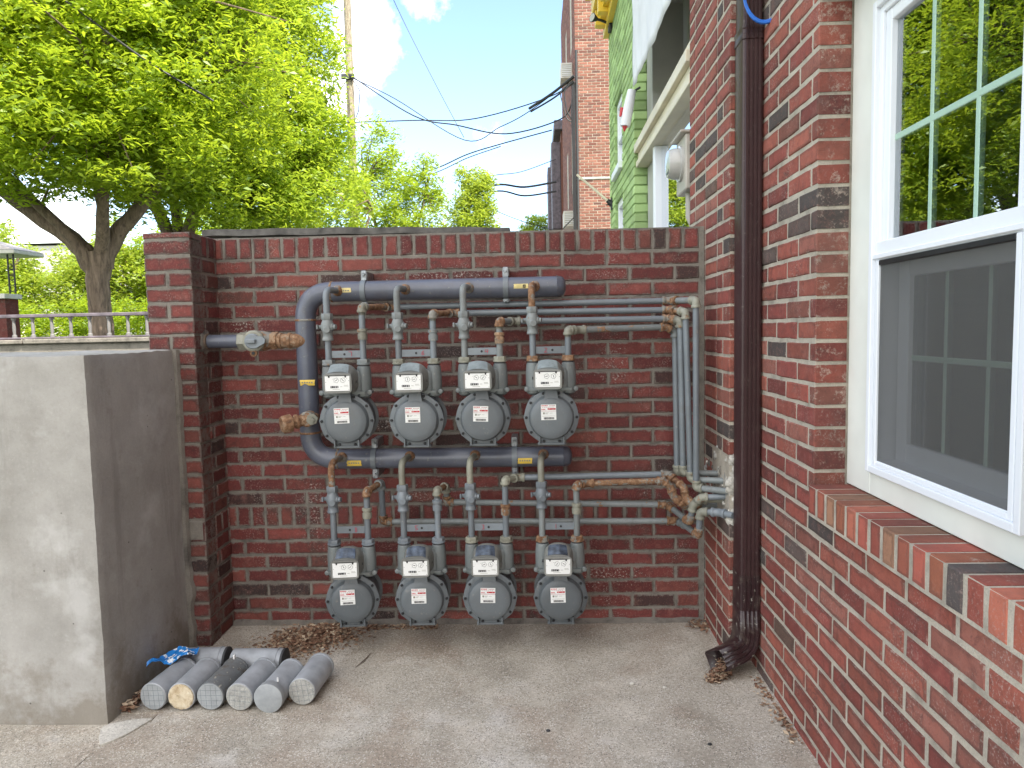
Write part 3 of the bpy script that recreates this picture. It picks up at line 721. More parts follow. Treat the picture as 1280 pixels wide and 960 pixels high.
# elbow sweep
path = fillet([(.052, cyb, .26), (.052, cyb, .085), (-.085, -.545, .064)], .10, 12)
rings = []
for i, p_ in enumerate(path):
    tdir = (path[min(i+1, len(path)-1)]-path[max(i-1, 0)]).normalized()
    side = Vector((.49, -.87, 0)) if False else Vector((1, 0, 0))
    # frame: local x starts (1,0,0) and local y (0,1,0), rotate with tangent
    q = Vector((0, 0, -1)).rotation_difference(tdir)
    s_ = 1.05 + (.012 if i % 2 else 0)
    rings.append([p_ - db + q @ Vector((a*s_, b_*s_, 0)) for a, b_ in ribprof(DW, DD)])
mb2 = MB(); mb2.loft(rings, 'brown_dirty', caps=False)
el = mb2.obj('elbow', dsp, 25)
sol = el.modifiers.new('thickness', 'SOLIDIFY'); sol.thickness = .002
mb.obj('lower_sleeve', dsp, 25)
mouth = path[-1]
# blue cable coil hanging on the downspout
mb = MB()
for k in range(6):
    pts = []
    rr = .062+.006*random.random(); ox, oz = random.uniform(-.004, .004), random.uniform(-.006, .006)
    for i in range(33):
        a = 2*PI*i/32; sag = 1.25 if math.sin(a) < 0 else 1.0
        pts.append((.078+rr*1.15*math.cos(a)+ox, -.575-.007*(k % 3)-.012*math.cos(a), 2.575+oz+rr*1.35*math.sin(a)*sag))
    mb.tube(pts, .0035, 'blue_cable', 7)
o = mb.obj('cable_coil'); tag(o, 'coil of bright blue cable hanging beside the top of the brown downspout', 'cable')

# ================================================================== PIPEWORK
def collar(mb, p, d, r, L, mat, seg=16, hexa=False):
    mb.rev(Vector(p), d, [(-L/2, r*.94), (-L/2+.002, r), (L/2-.002, r), (L/2, r*.94)], mat, seg, hexa=hexa)
def elbow(mb, a, c, b_, r, mat, arm=.026):
    a, c, b_ = Vector(a), Vector(c), Vector(b_); u = (a-c).normalized(); v = (b_-c).normalized()
    p0, p1 = c+u*arm, c+v*arm
    mb.tube(fillet([p0, c, p1], arm*.8, 7), r*1.28, mat, 16)
    collar(mb, p0, u, r*1.5, .012, mat); collar(mb, p1, v, r*1.5, .012, mat)
PR = .0133
def run(root, pts, fit='fitting', pipe='pipe', r=PR, couple=(), fits=None, ends=(False, False)):
    """a run of straight pipes joined by elbow fittings; pts in world, children of root"""
    o_ = Vector(root.location); P = [Vector(p)-o_ for p in pts]
    for i in range(len(P)-1):
        m_ = MB(); pm = pipe[i] if isinstance(pipe, (list, tuple)) else pipe
        m_.tube([P[i], P[i+1]], r, pm, 14); m_.obj('pipe', root)
    for i in range(1, len(P)-1):
        m_ = MB(); fm = (fits[i-1] if fits else fit)
        L = min((P[i]-P[i-1]).length, (P[i+1]-P[i]).length)
        elbow(m_, P[i-1], P[i], P[i+1], r, fm, min(.026, L*.48)); m_.obj('elbow', root)
    for (i, t, m__, ln) in couple:
        m_ = MB(); p = P[i].lerp(P[i+1], t); d = (P[i+1]-P[i]).normalized()
        m_.rev(p, d, [(-ln/2, r*1.2), (-ln/2, r*1.55), (-ln/2+.007, r*1.6), (-ln/2+.009, r*1.35), (ln/2-.009, r*1.35), (ln/2-.007, r*1.6), (ln/2, r*1.55), (ln/2, r*1.2)], m__, 16); m_.obj('coupling', root)

# ---- manifold
man = empty('gas_manifold', (-1.2, -.13, .8), 'thick blue-grey U shaped gas manifold pipe strapped to the brick wall', 'manifold pipe')
mo = Vector((-1.2, -.13, .8)); MR = .0445
pu = [(-.672, -.13, 1.5615), (-1.788, -.13, 1.5595), (-1.788, -.13, .813), (-.655, -.13, .810)]
mb = MB(); mb.tube(rel(fillet(pu, .125, 12), mo), MR, 'manifold', 32); mb.obj('main_pipe', man)
for (x, z) in ((-.672, 1.5615), (-.655, .810)):
    mb = MB(); mb.rev(Vector((x, -.13, z))-mo, (1, 0, 0), [(-.002, MR+.0005), (.0, MR+.002), (.004, MR+.0005), (.018, MR*.97), (.030, MR*.82), (.037, MR*.5), (.040, .001)], 'manifold', 32); mb.obj('end_cap', man)
for p_, d in (((-1.788, -.13, 1.437), (0, 0, 1)), ((-1.788, -.13, .935), (0, 0, 1)), ((-1.664, -.13, 1.5597), (1, 0, 0)), ((-1.664, -.13, .8127), (1, 0, 0))):
    mb = MB(); mb.rev(Vector(p_)-mo, d, [(-.005, MR), (-.002, MR+.0022), (.002, MR+.0022), (.005, MR)], 'pipe_rusty', 32); mb.obj('weld_seam', man)
def strap(x, z, up=1, tabs=(1,)):
    m_ = MB()
    for k, a0 in enumerate(range(28)):
        pass
    rings = []
    for i in range(29):
        a = PI*i/28 + PI/2; y, zz = math.cos(a), math.sin(a)
        rr = MR+.0015; ro = rr+.003
        rings.append([(x-.011, -.13+rr*y*1.0, z+rr*zz), (x-.011, -.13+ro*y, z+ro*zz), (x+.011, -.13+ro*y, z+ro*zz), (x+.011, -.13+rr*y, z+rr*zz)])
    m_.loft([rel(r_, mo) for r_ in rings], 'pipe')
    for s_ in (1, -1):
        L = .045 if s_ in tabs else .02
        z0 = z+s_*MR
        m_.box(x-.011-mo.x, x+.011-mo.x, -.135-mo.y, -.127-mo.y, z0-mo.z, z0+s_*L-mo.z, 'zinc', .0015)
        m_.rev(Vector((x, -.138, z0+s_*L*.6))-mo, (0, -1, 0), [(-.004, .007), (.004, .007), (.006, .005)], 'zinc', 6)
        m_.box(x-.014-mo.x, x+.014-mo.x, -.127-mo.y, -.002-mo.y, z0+s_*.004-mo.z, z0+s_*(L-.004)-mo.z, 'zinc', .001)
    m_.obj('pipe_strap', man, 30)
strap(-1.520, 1.5597, tabs=(1,)); strap(-.895, 1.561); strap(-1.50, .8125, tabs=(1, -1)); strap(-.872, .811, tabs=(1, -1))
def sticker(c, axis, ln, ht, mat, mark=None):
    m_ = MB(); rr = MR+.0012; vs = []
    for i in range(9):
        a = (i/8-.5)*ht/rr + R(-8 if axis == 'x' else 0)
        for e in (-ln/2, ln/2):
            ee = e + random.uniform(-.002, .002)
            if axis == 'x': vs.append((c[0]+ee, -.13-rr*math.cos(a), c[1]+rr*math.sin(a)+.0))
            else: vs.append((c[0]+rr*math.sin(a), -.13-rr*math.cos(a), c[1]+ee))
    m_.add(rel(vs, mo), [(2*i, 2*i+1, 2*i+3, 2*i+2) for i in range(8)], mat)
    if mark:
        a = R(-8)
        for (dx, dz, w_, h_) in mark:
            m_.box(c[0]+dx-mo.x, c[0]+dx+w_-mo.x, -.13-rr*math.cos(a)-.002-mo.y, -.13-rr*math.cos(a)+.002-mo.y, c[1]+dz-.006-mo.z, c[1]+dz+h_-.006-mo.z, 'black')
    else:
        for i in range(5):
            if axis == 'x':
                m_.box(c[0]-ln*.38+i*ln*.16-mo.x, c[0]-ln*.38+i*ln*.16+ln*.1-mo.x, -.13-rr*.995-.001-mo.y, -.13-rr*.97-mo.y, c[1]-.008-mo.z, c[1]-.002-mo.z, 'fitting')
    m_.obj('yellow_sticker', man)
sticker((-1.600, 1.566), 'x', .064, .026, 'yellow_pale'); sticker((-.828, 1.5665), 'x', .062, .026, 'yellow_pale', [(.008, -.004, .004, .013), (.012, .005, .008, .004), (.012, -.004, .008, .004), (.016, -.004, .004, .010)])
sticker((-1.777, 1.168), 'x', .066, .026, 'yellow'); sticker((-1.583, .806), 'x', .064, .026, 'yellow'); sticker((-.825, .806), 'x', .064, .026, 'yellow')

# ---- supply branch from the pier with valve
sup = empty('supply_pipe', (-2.0, -.15, 1.34), 'short thick supply pipe with a rusty shutoff valve leaving the brick pier', 'supply pipe')
so_ = Vector((-2.0, -.15, 1.34)); SY = -.155
mb = MB(); mb.tube(rel([(-2.24, SY, 1.352), (-2.03, SY, 1.350)], so_), .0295, 'manifold', 24); mb.obj('pipe', sup)
mb = MB(); lump(mb, Vector((-2.234, SY, 1.350))-so_, .010, .050, .048, 'mortar_old', .25, 9); mb.obj('wall_seal', sup, 60)
mb = MB(); mb.rev(Vector((-2.225, SY, 1.352))-so_, (1, 0, 0), [(0, .030), (0, .036), (.008, .036), (.010, .030)], 'bark', 20); mb.obj('dark_hole_ring', sup)  # dark ring whose colour stands in for the shaded hole around the pipe
mb = MB(); collar(mb, Vector((-2.062, SY, 1.350))-so_, (1, 0, 0), .041, .035, 'fitting', hexa=True)
mb.rev(Vector((-1.99, SY, 1.350))-so_, (1, 0, 0), [(-.06, .034), (-.045, .038), (-.02, .045), (.02, .045), (.045, .038), (.06, .034)], 'pipe_rusty', 20)
collar(mb, Vector((-1.920, SY, 1.350))-so_, (1, 0, 0), .040, .030, 'pipe_rust', hexa=True)
mb.obj('valve_body', sup)
mb = MB(); c0 = Vector((-1.998, SY-.03, 1.350))-so_
mb.rev(c0, (0, -1, 0), [(0, .047), (.018, .047), (.024, .040)], 'fitting', 28)
mb.rev(c0, (0, -1, 0), [(.02, .033), (.034, .033), (.038, .028)], 'pipe', 24)
mb.box(c0.x-.022, c0.x+.022, c0.y-.058, c0.y-.034, c0.z-.009, c0.z+.009, 'pipe', .003, )
vs = [(-.01, 0, .018), (.045, 0, .022), (.062, 0, .008), (.058, 0, -.010), (.02, 0, -.030), (-.005, 0, -.03)]
mb.loft([[Vector(v)+c0+Vector((0, -.034, 0)) for v in vs], [Vector(v)+c0+Vector((0, -.042, 0)) for v in vs]], 'pipe')
mb.obj('valve_plug', sup, 30)
mb = MB(); c1 = c0+Vector((0, -.012, -.052))
mb.rev(c1, (0, -1, 0), [(0, .016), (.010, .016)], 'pipe_rust', 14); mb.rev(c1, (0, -1, 0), [(.009, .007), (.014, .007)], 'black', 10)
mb.obj('locking_lug', sup, 30)
mb = MB(); mb.tube(rel(fillet([(-1.93, SY, 1.349), (-1.80, SY, 1.347), (-1.785, -.125, 1.346)], .03, 8), so_), .0315, 'pipe_rust', 22)
for x in (-1.893, -1.852): collar(mb, Vector((x, SY, 1.348))-so_, (1, 0, 0), .036, .014, 'pipe_rust')
mb.obj('rusty_elbow', sup)
# ---- capped stub on the riser
stub = empty('capped_stub', (-1.77, -.18, 1.0), 'rusty capped pipe stub sticking out of the manifold riser below the supply pipe', 'pipe stub')
sb = Vector((-1.77, -.18, 1.0))
mb = MB(); mb.tube(rel([(-1.765, -.13, 1.006), (-1.765, -.235, 1.008)], sb), .024, 'pipe_rust', 18)
mb.rev(Vector((-1.765, -.225, 1.008))-sb, (0, -1, 0), [(-.03, .026), (-.028, .034), (.018, .034), (.024, .028)], 'pipe_rusty', 18)
d = Vector((-.80, -.58, -.12)).normalized()
mb.tube([Vector((-1.765, -.225, 1.006))-sb, Vector((-1.765, -.225, 1.006))-sb+d*.085], .025, 'pipe_rust', 18)
collar(mb, Vector((-1.765, -.225, 1.006))-sb+d*.05, d, .032, .014, 'pipe_rust')
mb.obj('tee_fitting', stub)
mb = MB(); mb.rev(Vector((-1.765, -.225, 1.006))-sb+d*.085, d, [(-.014, .030), (-.012, .038), (.022, .038), (.030, .033), (.031, .001)], 'pipe_rust', 20)
mb.obj('cap', stub)
mb = MB(); collar(mb, Vector((-1.740, -.245, 1.008))-sb, (.25, -1, 0), .026, .016, 'fitting', hexa=True); mb.rev(Vector((-1.738, -.256, 1.008))-sb, (.25, -1, 0), [(0, .012), (.012, .012)], 'fitting', 4); mb.obj('plug', stub, 30)

# ---- digits (seven segment strokes) for counters, handwriting for the bar numbers
SEG = {'0': 'abcdef', '1': 'bc', '2': 'abged', '3': 'abgcd', '4': 'fgbc', '5': 'afgcd', '6': 'afgcde', '7': 'abc', '8': 'abcdefg', '9': 'abcfgd'}
def digit(mb, ch, x, z, y, w_, h_, t, mat):
    S = {'a': (0, h_, w_, h_), 'b': (w_, h_/2, w_, h_), 'c': (w_, 0, w_, h_/2), 'd': (0, 0, w_, 0), 'e': (0, 0, 0, h_/2), 'f': (0, h_/2, 0, h_), 'g': (0, h_/2, w_, h_/2)}
    for s_ in SEG[ch]:
        x0, z0, x1, z1 = S[s_]
        mb.box(x+x0-t/2, x+x1+t/2, y-.0003, y+.0002, z+z0-t/2, z+z1+t/2, mat)
HAND = {'7': [(0, 1), (.9, 1), (.85, 0)], '6': [(.8, 1), (.2, .6), (.1, .15), (.5, 0), (.85, .25), (.6, .5), (.15, .4)], '4': [(.3, 1), (.05, .4), (.95, .45), (.8, .9), (.7, 0)],
        '2': [(.05, .8), (.5, 1), (.85, .75), (.5, .35), (0, 0), (.95, .05)], '8': [(.8, .9), (.3, 1), (.2, .7), (.8, .35), (.6, 0), (.2, .1), (.3, .4), (.8, .75)],
        '5': [(.9, 1), (.15, 1), (.1, .55), (.7, .5), (.8, .15), (.1, 0)], '3': [(.1, 1), (.8, .95), (.4, .55), (.85, .25), (.4, 0), (.05, .1)], '1': [(.5, 1), (.5, 0)]}
def hand(mb, ch, x, z, y, w_, h_, mat):
    pts = HAND[ch]
    for a, b_ in zip(pts[:-1], pts[1:]):
        mb.tube([(x+a[0]*w_, y, z+a[1]*h_), (x+b_[0]*w_, y, z+b_[1]*h_)], .0013, mat, 5)

# ---- gas meters. local origin: (centre x, -.27, body centre z - .118); y negative towards the viewer
def supring(y, wd, z0, z1, p=4., n=28, xo=0., topr=None):
    """superellipse ring in XZ; upper half may be rounder"""
    zc = z0+(z1-z0)*(.5 if topr is None else topr[0]); out_ = []
    for k in range(n):
        a = 2*PI*k/n; c, s_ = math.cos(a), math.sin(a)
        q = p if s_ < 0 or topr is None else topr[1]
        x = math.copysign(abs(c)**(2/q), c)*wd/2
        hh = (z1-zc) if s_ >= 0 else (zc-z0)
        z = zc+math.copysign(abs(s_)**(2/q), s_)*hh
        out_.append(Vector((x+xo, y, z)))
    return out_
CACHE = {}
def cached(name, key, fn, parent, smooth=35):
    if key not in CACHE:
        m_ = MB(); fn(m_); CACHE[key] = m_.mesh(name, smooth)
    return link(name, CACHE[key], parent)
ZC = .118
def disc_ring(y, r, flat=.0, n=48, sc=0.):
    out_ = []
    for k in range(n):
        a = 2*PI*k/n; rr = r*(1+sc*max(0, math.cos(10*(a-PI/2+.314)))**3)
        x, z = rr*math.cos(a), rr*math.sin(a)
        if flat and z < -flat: z = -flat-.0*abs(x)
        out_.append(Vector((x, y, ZC+z)))
    return out_
def f_mid(m_):
    m_.loft([disc_ring(.085, .062), disc_ring(.083, .088), disc_ring(.070, .100), disc_ring(.060, .112, .108), disc_ring(.050, .113, .110), disc_ring(.048, .100), disc_ring(-.050, .100), disc_ring(-.054, .100)], 'meter')
    m_.box(-.042, .042, -.048, .045, ZC+.085, ZC+.135, 'meter', .01)
def f_front(m_):
    m_.loft([disc_ring(-.052, .111, .110), disc_ring(-.053, .1125, .110, sc=.028), disc_ring(-.068, .1125, .110, sc=.028), disc_ring(-.070, .110, .109), disc_ring(-.071, .094), disc_ring(-.082, .091), disc_ring(-.094, .086), disc_ring(-.100, .076), disc_ring(-.102, .058), disc_ring(-.103, .02)], 'meter')
    # upper neck panel and lower ribs
    m_.loft([[Vector(v) for v in ((-.030, -.060, ZC+.075), (.030, -.060, ZC+.075), (.022, -.060, ZC+.132), (-.022, -.060, ZC+.132))],
             [Vector(v) for v in ((-.030, -.098, ZC+.070), (.030, -.098, ZC+.070), (.021, -.086, ZC+.130), (-.021, -.086, ZC+.130))]], 'meter')
    for s_ in (-1, 1):
        m_.box(s_*.050-.003, s_*.050+.003, -.088, -.066, ZC-.110, ZC-.078, 'meter', .001)
    m_.box(-.058, .058, -.074, -.052, ZC-.116, ZC-.104, 'meter', .003)
def f_head(m_):
    for s_ in (-1, 1):
        m_.rev((s_*.0735, -.03, 0), (0, 0, 1), [(ZC+.092, .016), (ZC+.100, .028), (ZC+.13, .031), (ZC+.185, .031), (ZC+.222, .0275), (ZC+.226, .024)], 'meter_head', 24)
        m_.rev((s_*.050, -.048, 0), (0, 0, 1), [(ZC+.115, .020), (ZC+.13, .024), (ZC+.19, .022), (ZC+.205, .012)], 'meter_head', 20)
    rings = [supring(y, w_, ZC+.100, z1, 5) for y, w_, z1 in ((.005, .10, ZC+.200), (.0, .13, ZC+.21), (-.05, .14, ZC+.21), (-.062, .12, ZC+.2))]
    m_.loft(rings, 'meter_head')
    m_.loft([[Vector((x, y, z)) for x, y in ((-.106, .0), (-.108, -.040), (-.085, -.072), (.085, -.072), (.108, -.040), (.106, 0))] for z in (ZC+.112, ZC+.122)], 'meter_head')
    for s_ in (-1, 1): m_.rev((s_*.102, -.045, ZC+.117), (0, -1, 0), [(0, .010), (.016, .010), (.018, .006)], 'meter_head', 12)
    m_.box(-.05, .05, -.055, .01, ZC+.070, ZC+.112, 'meter', .01)
HX = -.012
def f_hood(m_):
    m_.loft([supring(-.160, .114, ZC+.124, ZC+.203, 7, xo=HX), supring(-.150, .116, ZC+.122, ZC+.205, 7, xo=HX),
             supring(-.143, .112, ZC+.122, ZC+.207, 5, xo=HX, topr=(.5, 4)), supring(-.105, .112, ZC+.120, ZC+.236, 4, xo=HX+.002, topr=(.45, 2.7)),
             supring(-.085, .122, ZC+.118, ZC+.240, 4, xo=HX+.004, topr=(.45, 2.5)), supring(-.068, .126, ZC+.116, ZC+.238, 4, xo=HX+.005, topr=(.45, 2.4)), supring(-.060, .12, ZC+.118, ZC+.232, 4, xo=HX+.005, topr=(.45, 2.4))], 'hood')
    for s_ in (-1, 1): m_.rev((HX+s_*.058, -.088, ZC+.165), (s_, 0, 0), [(0, .006), (.006, .006)], 'black', 10)
def f_hoodtop(mat):
    def f(m_):
        rings = []
        for (y, w_, z, dz) in ((-.1435, .082, ZC+.2075, .001), (-.125, .080, ZC+.2215, .003), (-.107, .074, ZC+.2365, .003)):
            rings.append([Vector((HX+w_*(i/10-.5), y, z+dz+.006*(1-abs(2*i/10-1)**2)-(.004))) for i in range(11)])
        lo = [[v-Vector((0, 0, .004)) for v in r_] for r_ in rings]
        m_.loft(rings, mat, caps=False, closed=False)
    return f
def f_dial(counter, rot):
    def f(m_):
        y = -.1608; w_, h_ = .099, .060; x0, z0 = HX-w_/2, ZC+.1335
        m_.box(x0, x0+w_, y-.001, y+.001, z0, z0+h_, 'white', .0004)
        y -= .0013
        for k, (cx, a) in enumerate(((HX-.004, rot), (HX+.023, rot+1.6))):
            n = 20; r1, r2 = .0098, .0088; cz = z0+.043
            vs = [(cx+rr*math.cos(2*PI*i/n), y, cz+rr*math.sin(2*PI*i/n)) for rr in (r1, r2) for i in range(n)]
            m_.add(vs, [(i, (i+1) % n, n+(i+1) % n, n+i) for i in range(n)], 'black')
            m_.tube([(cx-.004*math.cos(a), y, cz-.004*math.sin(a)), (cx+.007*math.cos(a), y, cz+.007*math.sin(a))], [.0014, .0006], 'black', 5)
            for i in range(5):
                b_ = 2*PI*i/5; m_.box(cx+.0122*math.cos(b_)-.0006, cx+.0122*math.cos(b_)+.0006, y-.0001, y+.0002, cz+.0122*math.sin(b_)-.0006, cz+.0122*math.sin(b_)+.0006, 'black')
        m_.box(HX-.028, HX+.004, y-.0002, y+.0004, z0+.012, z0+.0205, 'black')
        for i, ch in enumerate(counter): digit(m_, ch, HX-.0255+i*.0078, z0+.0135, y-.0004, .0030, .0052, .0009, 'white')
        for (ax, az, aw, ah) in ((.010, .016, .010, .0014), (.026, .022, .016, .0012), (.026, .018, .018, .001), (-.040, .044, .001, .001), (-.020, .048, .004, .001), (.036, .050, .004, .001), (-.02, .006, .03, .001)):
            m_.box(HX+ax, HX+ax+aw, y, y+.0003, z0+az, z0+az+ah, 'fitting')
        for dx in (-.033, .033): m_.box(HX+dx-.003, HX+dx+.003, y-.0012, y+.001, z0+h_-.006, z0+h_+.002, 'black')
        m_.box(HX-.040, HX+.038, y-.0012, y+.001, z0+h_+.0005, z0+h_+.003, 'black')
        for dx, dz in ((-.046, .003), (.046, .003), (-.046, .035), (.046, .04)): m_.box(HX+dx-.001, HX+dx+.001, y-.0003, y, z0+dz, z0+dz+.002, 'black')
    return f
def f_label(m_):
    y = -.1036; w_, h_ = .062, .064; x0, z0 = -.040, ZC-.006
    m_.box(x0, x0+w_, y-.0008, y+.0012, z0, z0+h_, 'white', .0003); y -= .0012
    rr = random.Random(3)
    def bar(x, z, ww, hh, mt): m_.box(x0+x, x0+x+ww, y-.0001, y+.0003, z0+z, z0+z+hh, mt)
    x = .002
    for ww in (.006, .004, .007, .005): bar(x, .0575, ww, .0035, 'red'); x += ww+.0012
    for i in range(5): bar(.034+i*.005, .0575, .0035, .002, 'marker')
    for i in range(6): bar(.004+i*.0085, .052, .006, .0012, 'marker')
    x = .002
    for ww in (.004, .005, .004): bar(x, .0425, ww, .0035, 'red'); x += ww+.0012
    bar(.027, .042, .033, .0065, 'red'); bar(.031, .0437, .004, .003, 'white'); bar(.047, .0437, .004, .002, 'white')
    bar(0, .036, .062, .0008, 'marker'); bar(.001, .040, .0225, .0006, 'marker')
    bar(.008, .024, .007, .008, 'fitting'); bar(.017, .029, .014, .0014, 'fitting'); bar(.017, .025, .010, .0014, 'fitting'); bar(.035, .028, .012, .001, 'fitting')
    bar(.004, .016, .054, .0008, 'fitting')
    x = .011
    while x < .054:
        ww = rr.choice((.0007, .0012, .002)); bar(x, .003, ww, .0085, 'black'); x += ww+rr.choice((.0006, .001))
def f_bolt(m_): m_.rev((0, 0, 0), (0, -1, 0), [(-.003, .0062), (.004, .0062), (.006, .004)], 'black', 6)
def hexnut(m_, x, z, r, h, mat, y=-.03): collar(m_, (x, y, z), (0, 0, 1), r, h, mat, hexa=True)

def valve(root, x, z, fm):
    """gas cock: hex top, bulged body with side ears, lower collar; local coords"""
    m_ = MB(); y = -.03
    hexnut(m_, x, z+.043, .024, .026, fm)
    m_.rev((x, y, z), (0, 0, 1), [(-.044, .017), (-.036, .020), (-.022, .021), (-.008, .027), (.006, .028), (.020, .023), (.032, .019)], fm, 20)
    m_.rev((x, y, z), (1, -.25, 0), [(-.038, .0001), (-.038, .008), (-.026, .009), (-.020, .014), (.018, .017), (.028, .014), (.030, .010), (.040, .010), (.041, .0001)], fm, 16)
    m_.rev((x, y, z-.012), (.15, -1, 0), [(0, .016), (.026, .016), (.030, .012)], fm, 14)
    m_.rev((x, y, z-.048), (0, 0, 1), [(-.010, .015), (-.010, .0225), (-.004, .024), (.002, .0215), (.010, .0215), (.011, .016)], fm, 18)
    v = m_.obj('shutoff_valve', root)
    m_ = MB(); m_.box(x-.046, x-.038, y-.010, y+.006, z-.010, z+.010, fm, .002); m_.obj('wing_head', v)
    return v

def gas_meter(cx, zc, zval, bar, counter, rot, label, upper, num, zcoup=None, fm='fitting', nut='fitting', coup='fitting', ztop=None, zman=None, rz=0., rust_in='pipe_dull', ocol='pipe'):
    bz = zc-ZC
    g = empty('gas_meter', (cx, -.27, bz), label, 'gas meter', 'gas meters hung in two rows on the brick wall')
    L = lambda z: z-bz
    body = cached('body', 'mid', f_mid, g)
    fc = cached('front_cover', 'front', f_front, g)
    for k in range(10):
        a = PI/2+.314+k*2*PI/10
        b_ = cached('bolt', 'bolt', f_bolt, fc); b_.location = (.1045*math.cos(a), -.070, ZC+.1045*math.sin(a))
    lb_ = cached('meter_label', 'label', f_label, fc); lb_.location = (((cx*313) % 1-.5)*.006, 0, ((cx*717) % 1-.5)*.006); lb_.rotation_euler.y = R(((cx*991) % 1-.5)*4)
    cached('meter_head', 'head', f_head, g)
    hd = cached('index_hood', 'hood', f_hood, g)
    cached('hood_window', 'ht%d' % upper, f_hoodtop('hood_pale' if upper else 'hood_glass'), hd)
    cached('dial_plate', 'dial'+counter, f_dial(counter, rot), hd)
    for o__ in (body, fc, hd): o__.rotation_euler.z = rz; o__.rotation_euler.y = R(((cx*7919) % 1-.5)*2.4)*0
    # inlet leg
    xi, xo = -.0735, .0735; zn = ZC+.238
    for x, nm, mt in ((xi, 'inlet_nut', nut), (xo, 'outlet_nut', nut)):
        m_ = MB(); hexnut(m_, x, zn+.006, .0265, .022, mt); m_.rev((x, -.03, 0), (0, 0, 1), [(zn-.012, .024), (zn-.006, .024)], 'rubber', 18)
        m_.rev((x, -.03, 0), (0, 0, 1), [(zn-.007, .022), (zn-.005, .0285), (zn, .0285), (zn+.002, .024)], mt, 20); m_.obj(nm, g)
    m_ = MB(); m_.tube([(xi, -.03, zn), (xi, -.03, L(zval)-.045)], PR, ocol, 14); m_.obj('inlet_pipe', g)
    valve(g, xi, L(zval), fm)
    m_ = MB(); m_.tube(fillet([(xi, -.03, L(zval)+.045), (xi-.002, -.03, L(zman)), (xi+.012, .10, L(zman)+.002)], .045, 10), PR+.0008, rust_in, 16)
    m_.rev((xi+.0115, .093, L(zman)+.001), (.09, 1, 0), [(-.012, PR+.001), (-.006, .020), (.006, .024)], 'pipe_rusty', 16); m_.obj('inlet_bend', g)
    # outlet leg
    m_ = MB(); m_.tube([(xo, -.03, zn), (xo, -.03, L(ztop)-.012)], PR, ocol, 14); m_.obj('outlet_pipe', g)
    if zcoup:
        m_ = MB(); c_ = L(zcoup)
        m_.rev((xo, -.03, 0), (0, 0, 1), [(c_-.024, .015), (c_-.024, .0195), (c_-.002, .0205), (c_, .0175), (c_+.008, .0175), (c_+.010, .0215), (c_+.020, .0215), (c_+.022, .015)], coup, 18)
        m_.obj('union_coupling', g)
    # bar between the legs with hole and handwritten number
    bz_ = ZC+.277+(.018 if not upper else 0); m_ = MB()
    m_.box(xi+PR-.003, xo-PR+.003, -.030, -.025, bz_-.015, bz_+.015, 'pipe', .001)
    o__ = m_.obj('spacer_bar', g)
    m_ = MB(); m_.rev((num[1], -.030, bz_), (0, -1, 0), [(-.001, .005), (.0012, .005)], 'black', 12)
    hand(m_, num[0], num[2], bz_-.009, -.0315, .014, .019, 'marker'); m_.obj('handwritten_number', o__)
    return g

UX = [-1.567, -1.270, -.993, -.708]; UZ = [1.011, 1.010, 1.012, 1.012]
LX = [-1.575, -1.273, -.983, -.682]; LZ = [.240, .245, .246, .246]
ordn = ['leftmost', 'second', 'third', 'rightmost']
UT = [1.483, 1.450, 1.411, 1.369]; LT = [.700, .700, .740, .715]
UV = [1.404, 1.402, 1.401, 1.414]; LV = [.670, .673, .676, .679]
det = [('beside the manifold bend', 'leftmost'), ('number 6 on its bar', 'second from left'), ('under a bright rusty coupling', 'third from left'), ('number 2 on its bar', 'rightmost')]
detl = [('above the leaf litter', 'leftmost'), ('number 5 on its bar', 'second from left'), ('number 3 on its bar', 'third from left'), ('number 1 on its bar', 'rightmost')]
unum = [('7', -.006, .012), ('6', 0, .022), ('4', -.002, .012), ('2', .008, -.026)]
lnum = [('8', -.004, .016), ('5', .004, -.026), ('3', 0, -.030), ('1', .006, -.022)]
cnt = ['4195', '5428', '2603', '4152', '7716', '3384', '4509', '6227']
for i in range(4):
    gas_meter(UX[i], UZ[i], UV[i], None, cnt[i], .7+i*.9, 'gas meter %s in the upper row, %s' % (det[i][1], det[i][0]), 1, unum[i],
              [1.372, 1.362, 1.345, None][i], fm='pipe_dull', nut=['pipe_dull', 'fitting', 'fitting', 'pipe_rusty'][i], coup=['fitting', 'pipe_dull', 'pipe_rust', None][i],
              ztop=UT[i], zman=1.560, rz=[.05, 0, 0, -.02][i], rust_in=['pipe', 'pipe_dull', 'pipe_dull', 'pipe_rusty'][i], ocol=['pipe', 'pipe', 'pipe_dull', 'pipe'][i])
for i in range(4):
    gas_meter(LX[i], LZ[i], LV[i], None, cnt[4+i], 2.1+i*.7, 'gas meter %s in the lower row, %s' % (detl[i][1], detl[i][0]), 0, lnum[i],
              [.610, .640, .618, .620][i], fm='pipe', nut=['pipe', 'pipe', 'fitting', 'pipe_rusty'][i], coup=['fitting', 'pipe', 'pipe_rusty', 'fitting'][i],
              ztop=LT[i], zman=.826, rz=[.10, .04, .02, 0][i], rust_in=['pipe_rusty', 'fitting', 'fitting', 'fitting'][i], ocol=['pipe', 'pipe', 'pipe', 'pipe_dull'][i])

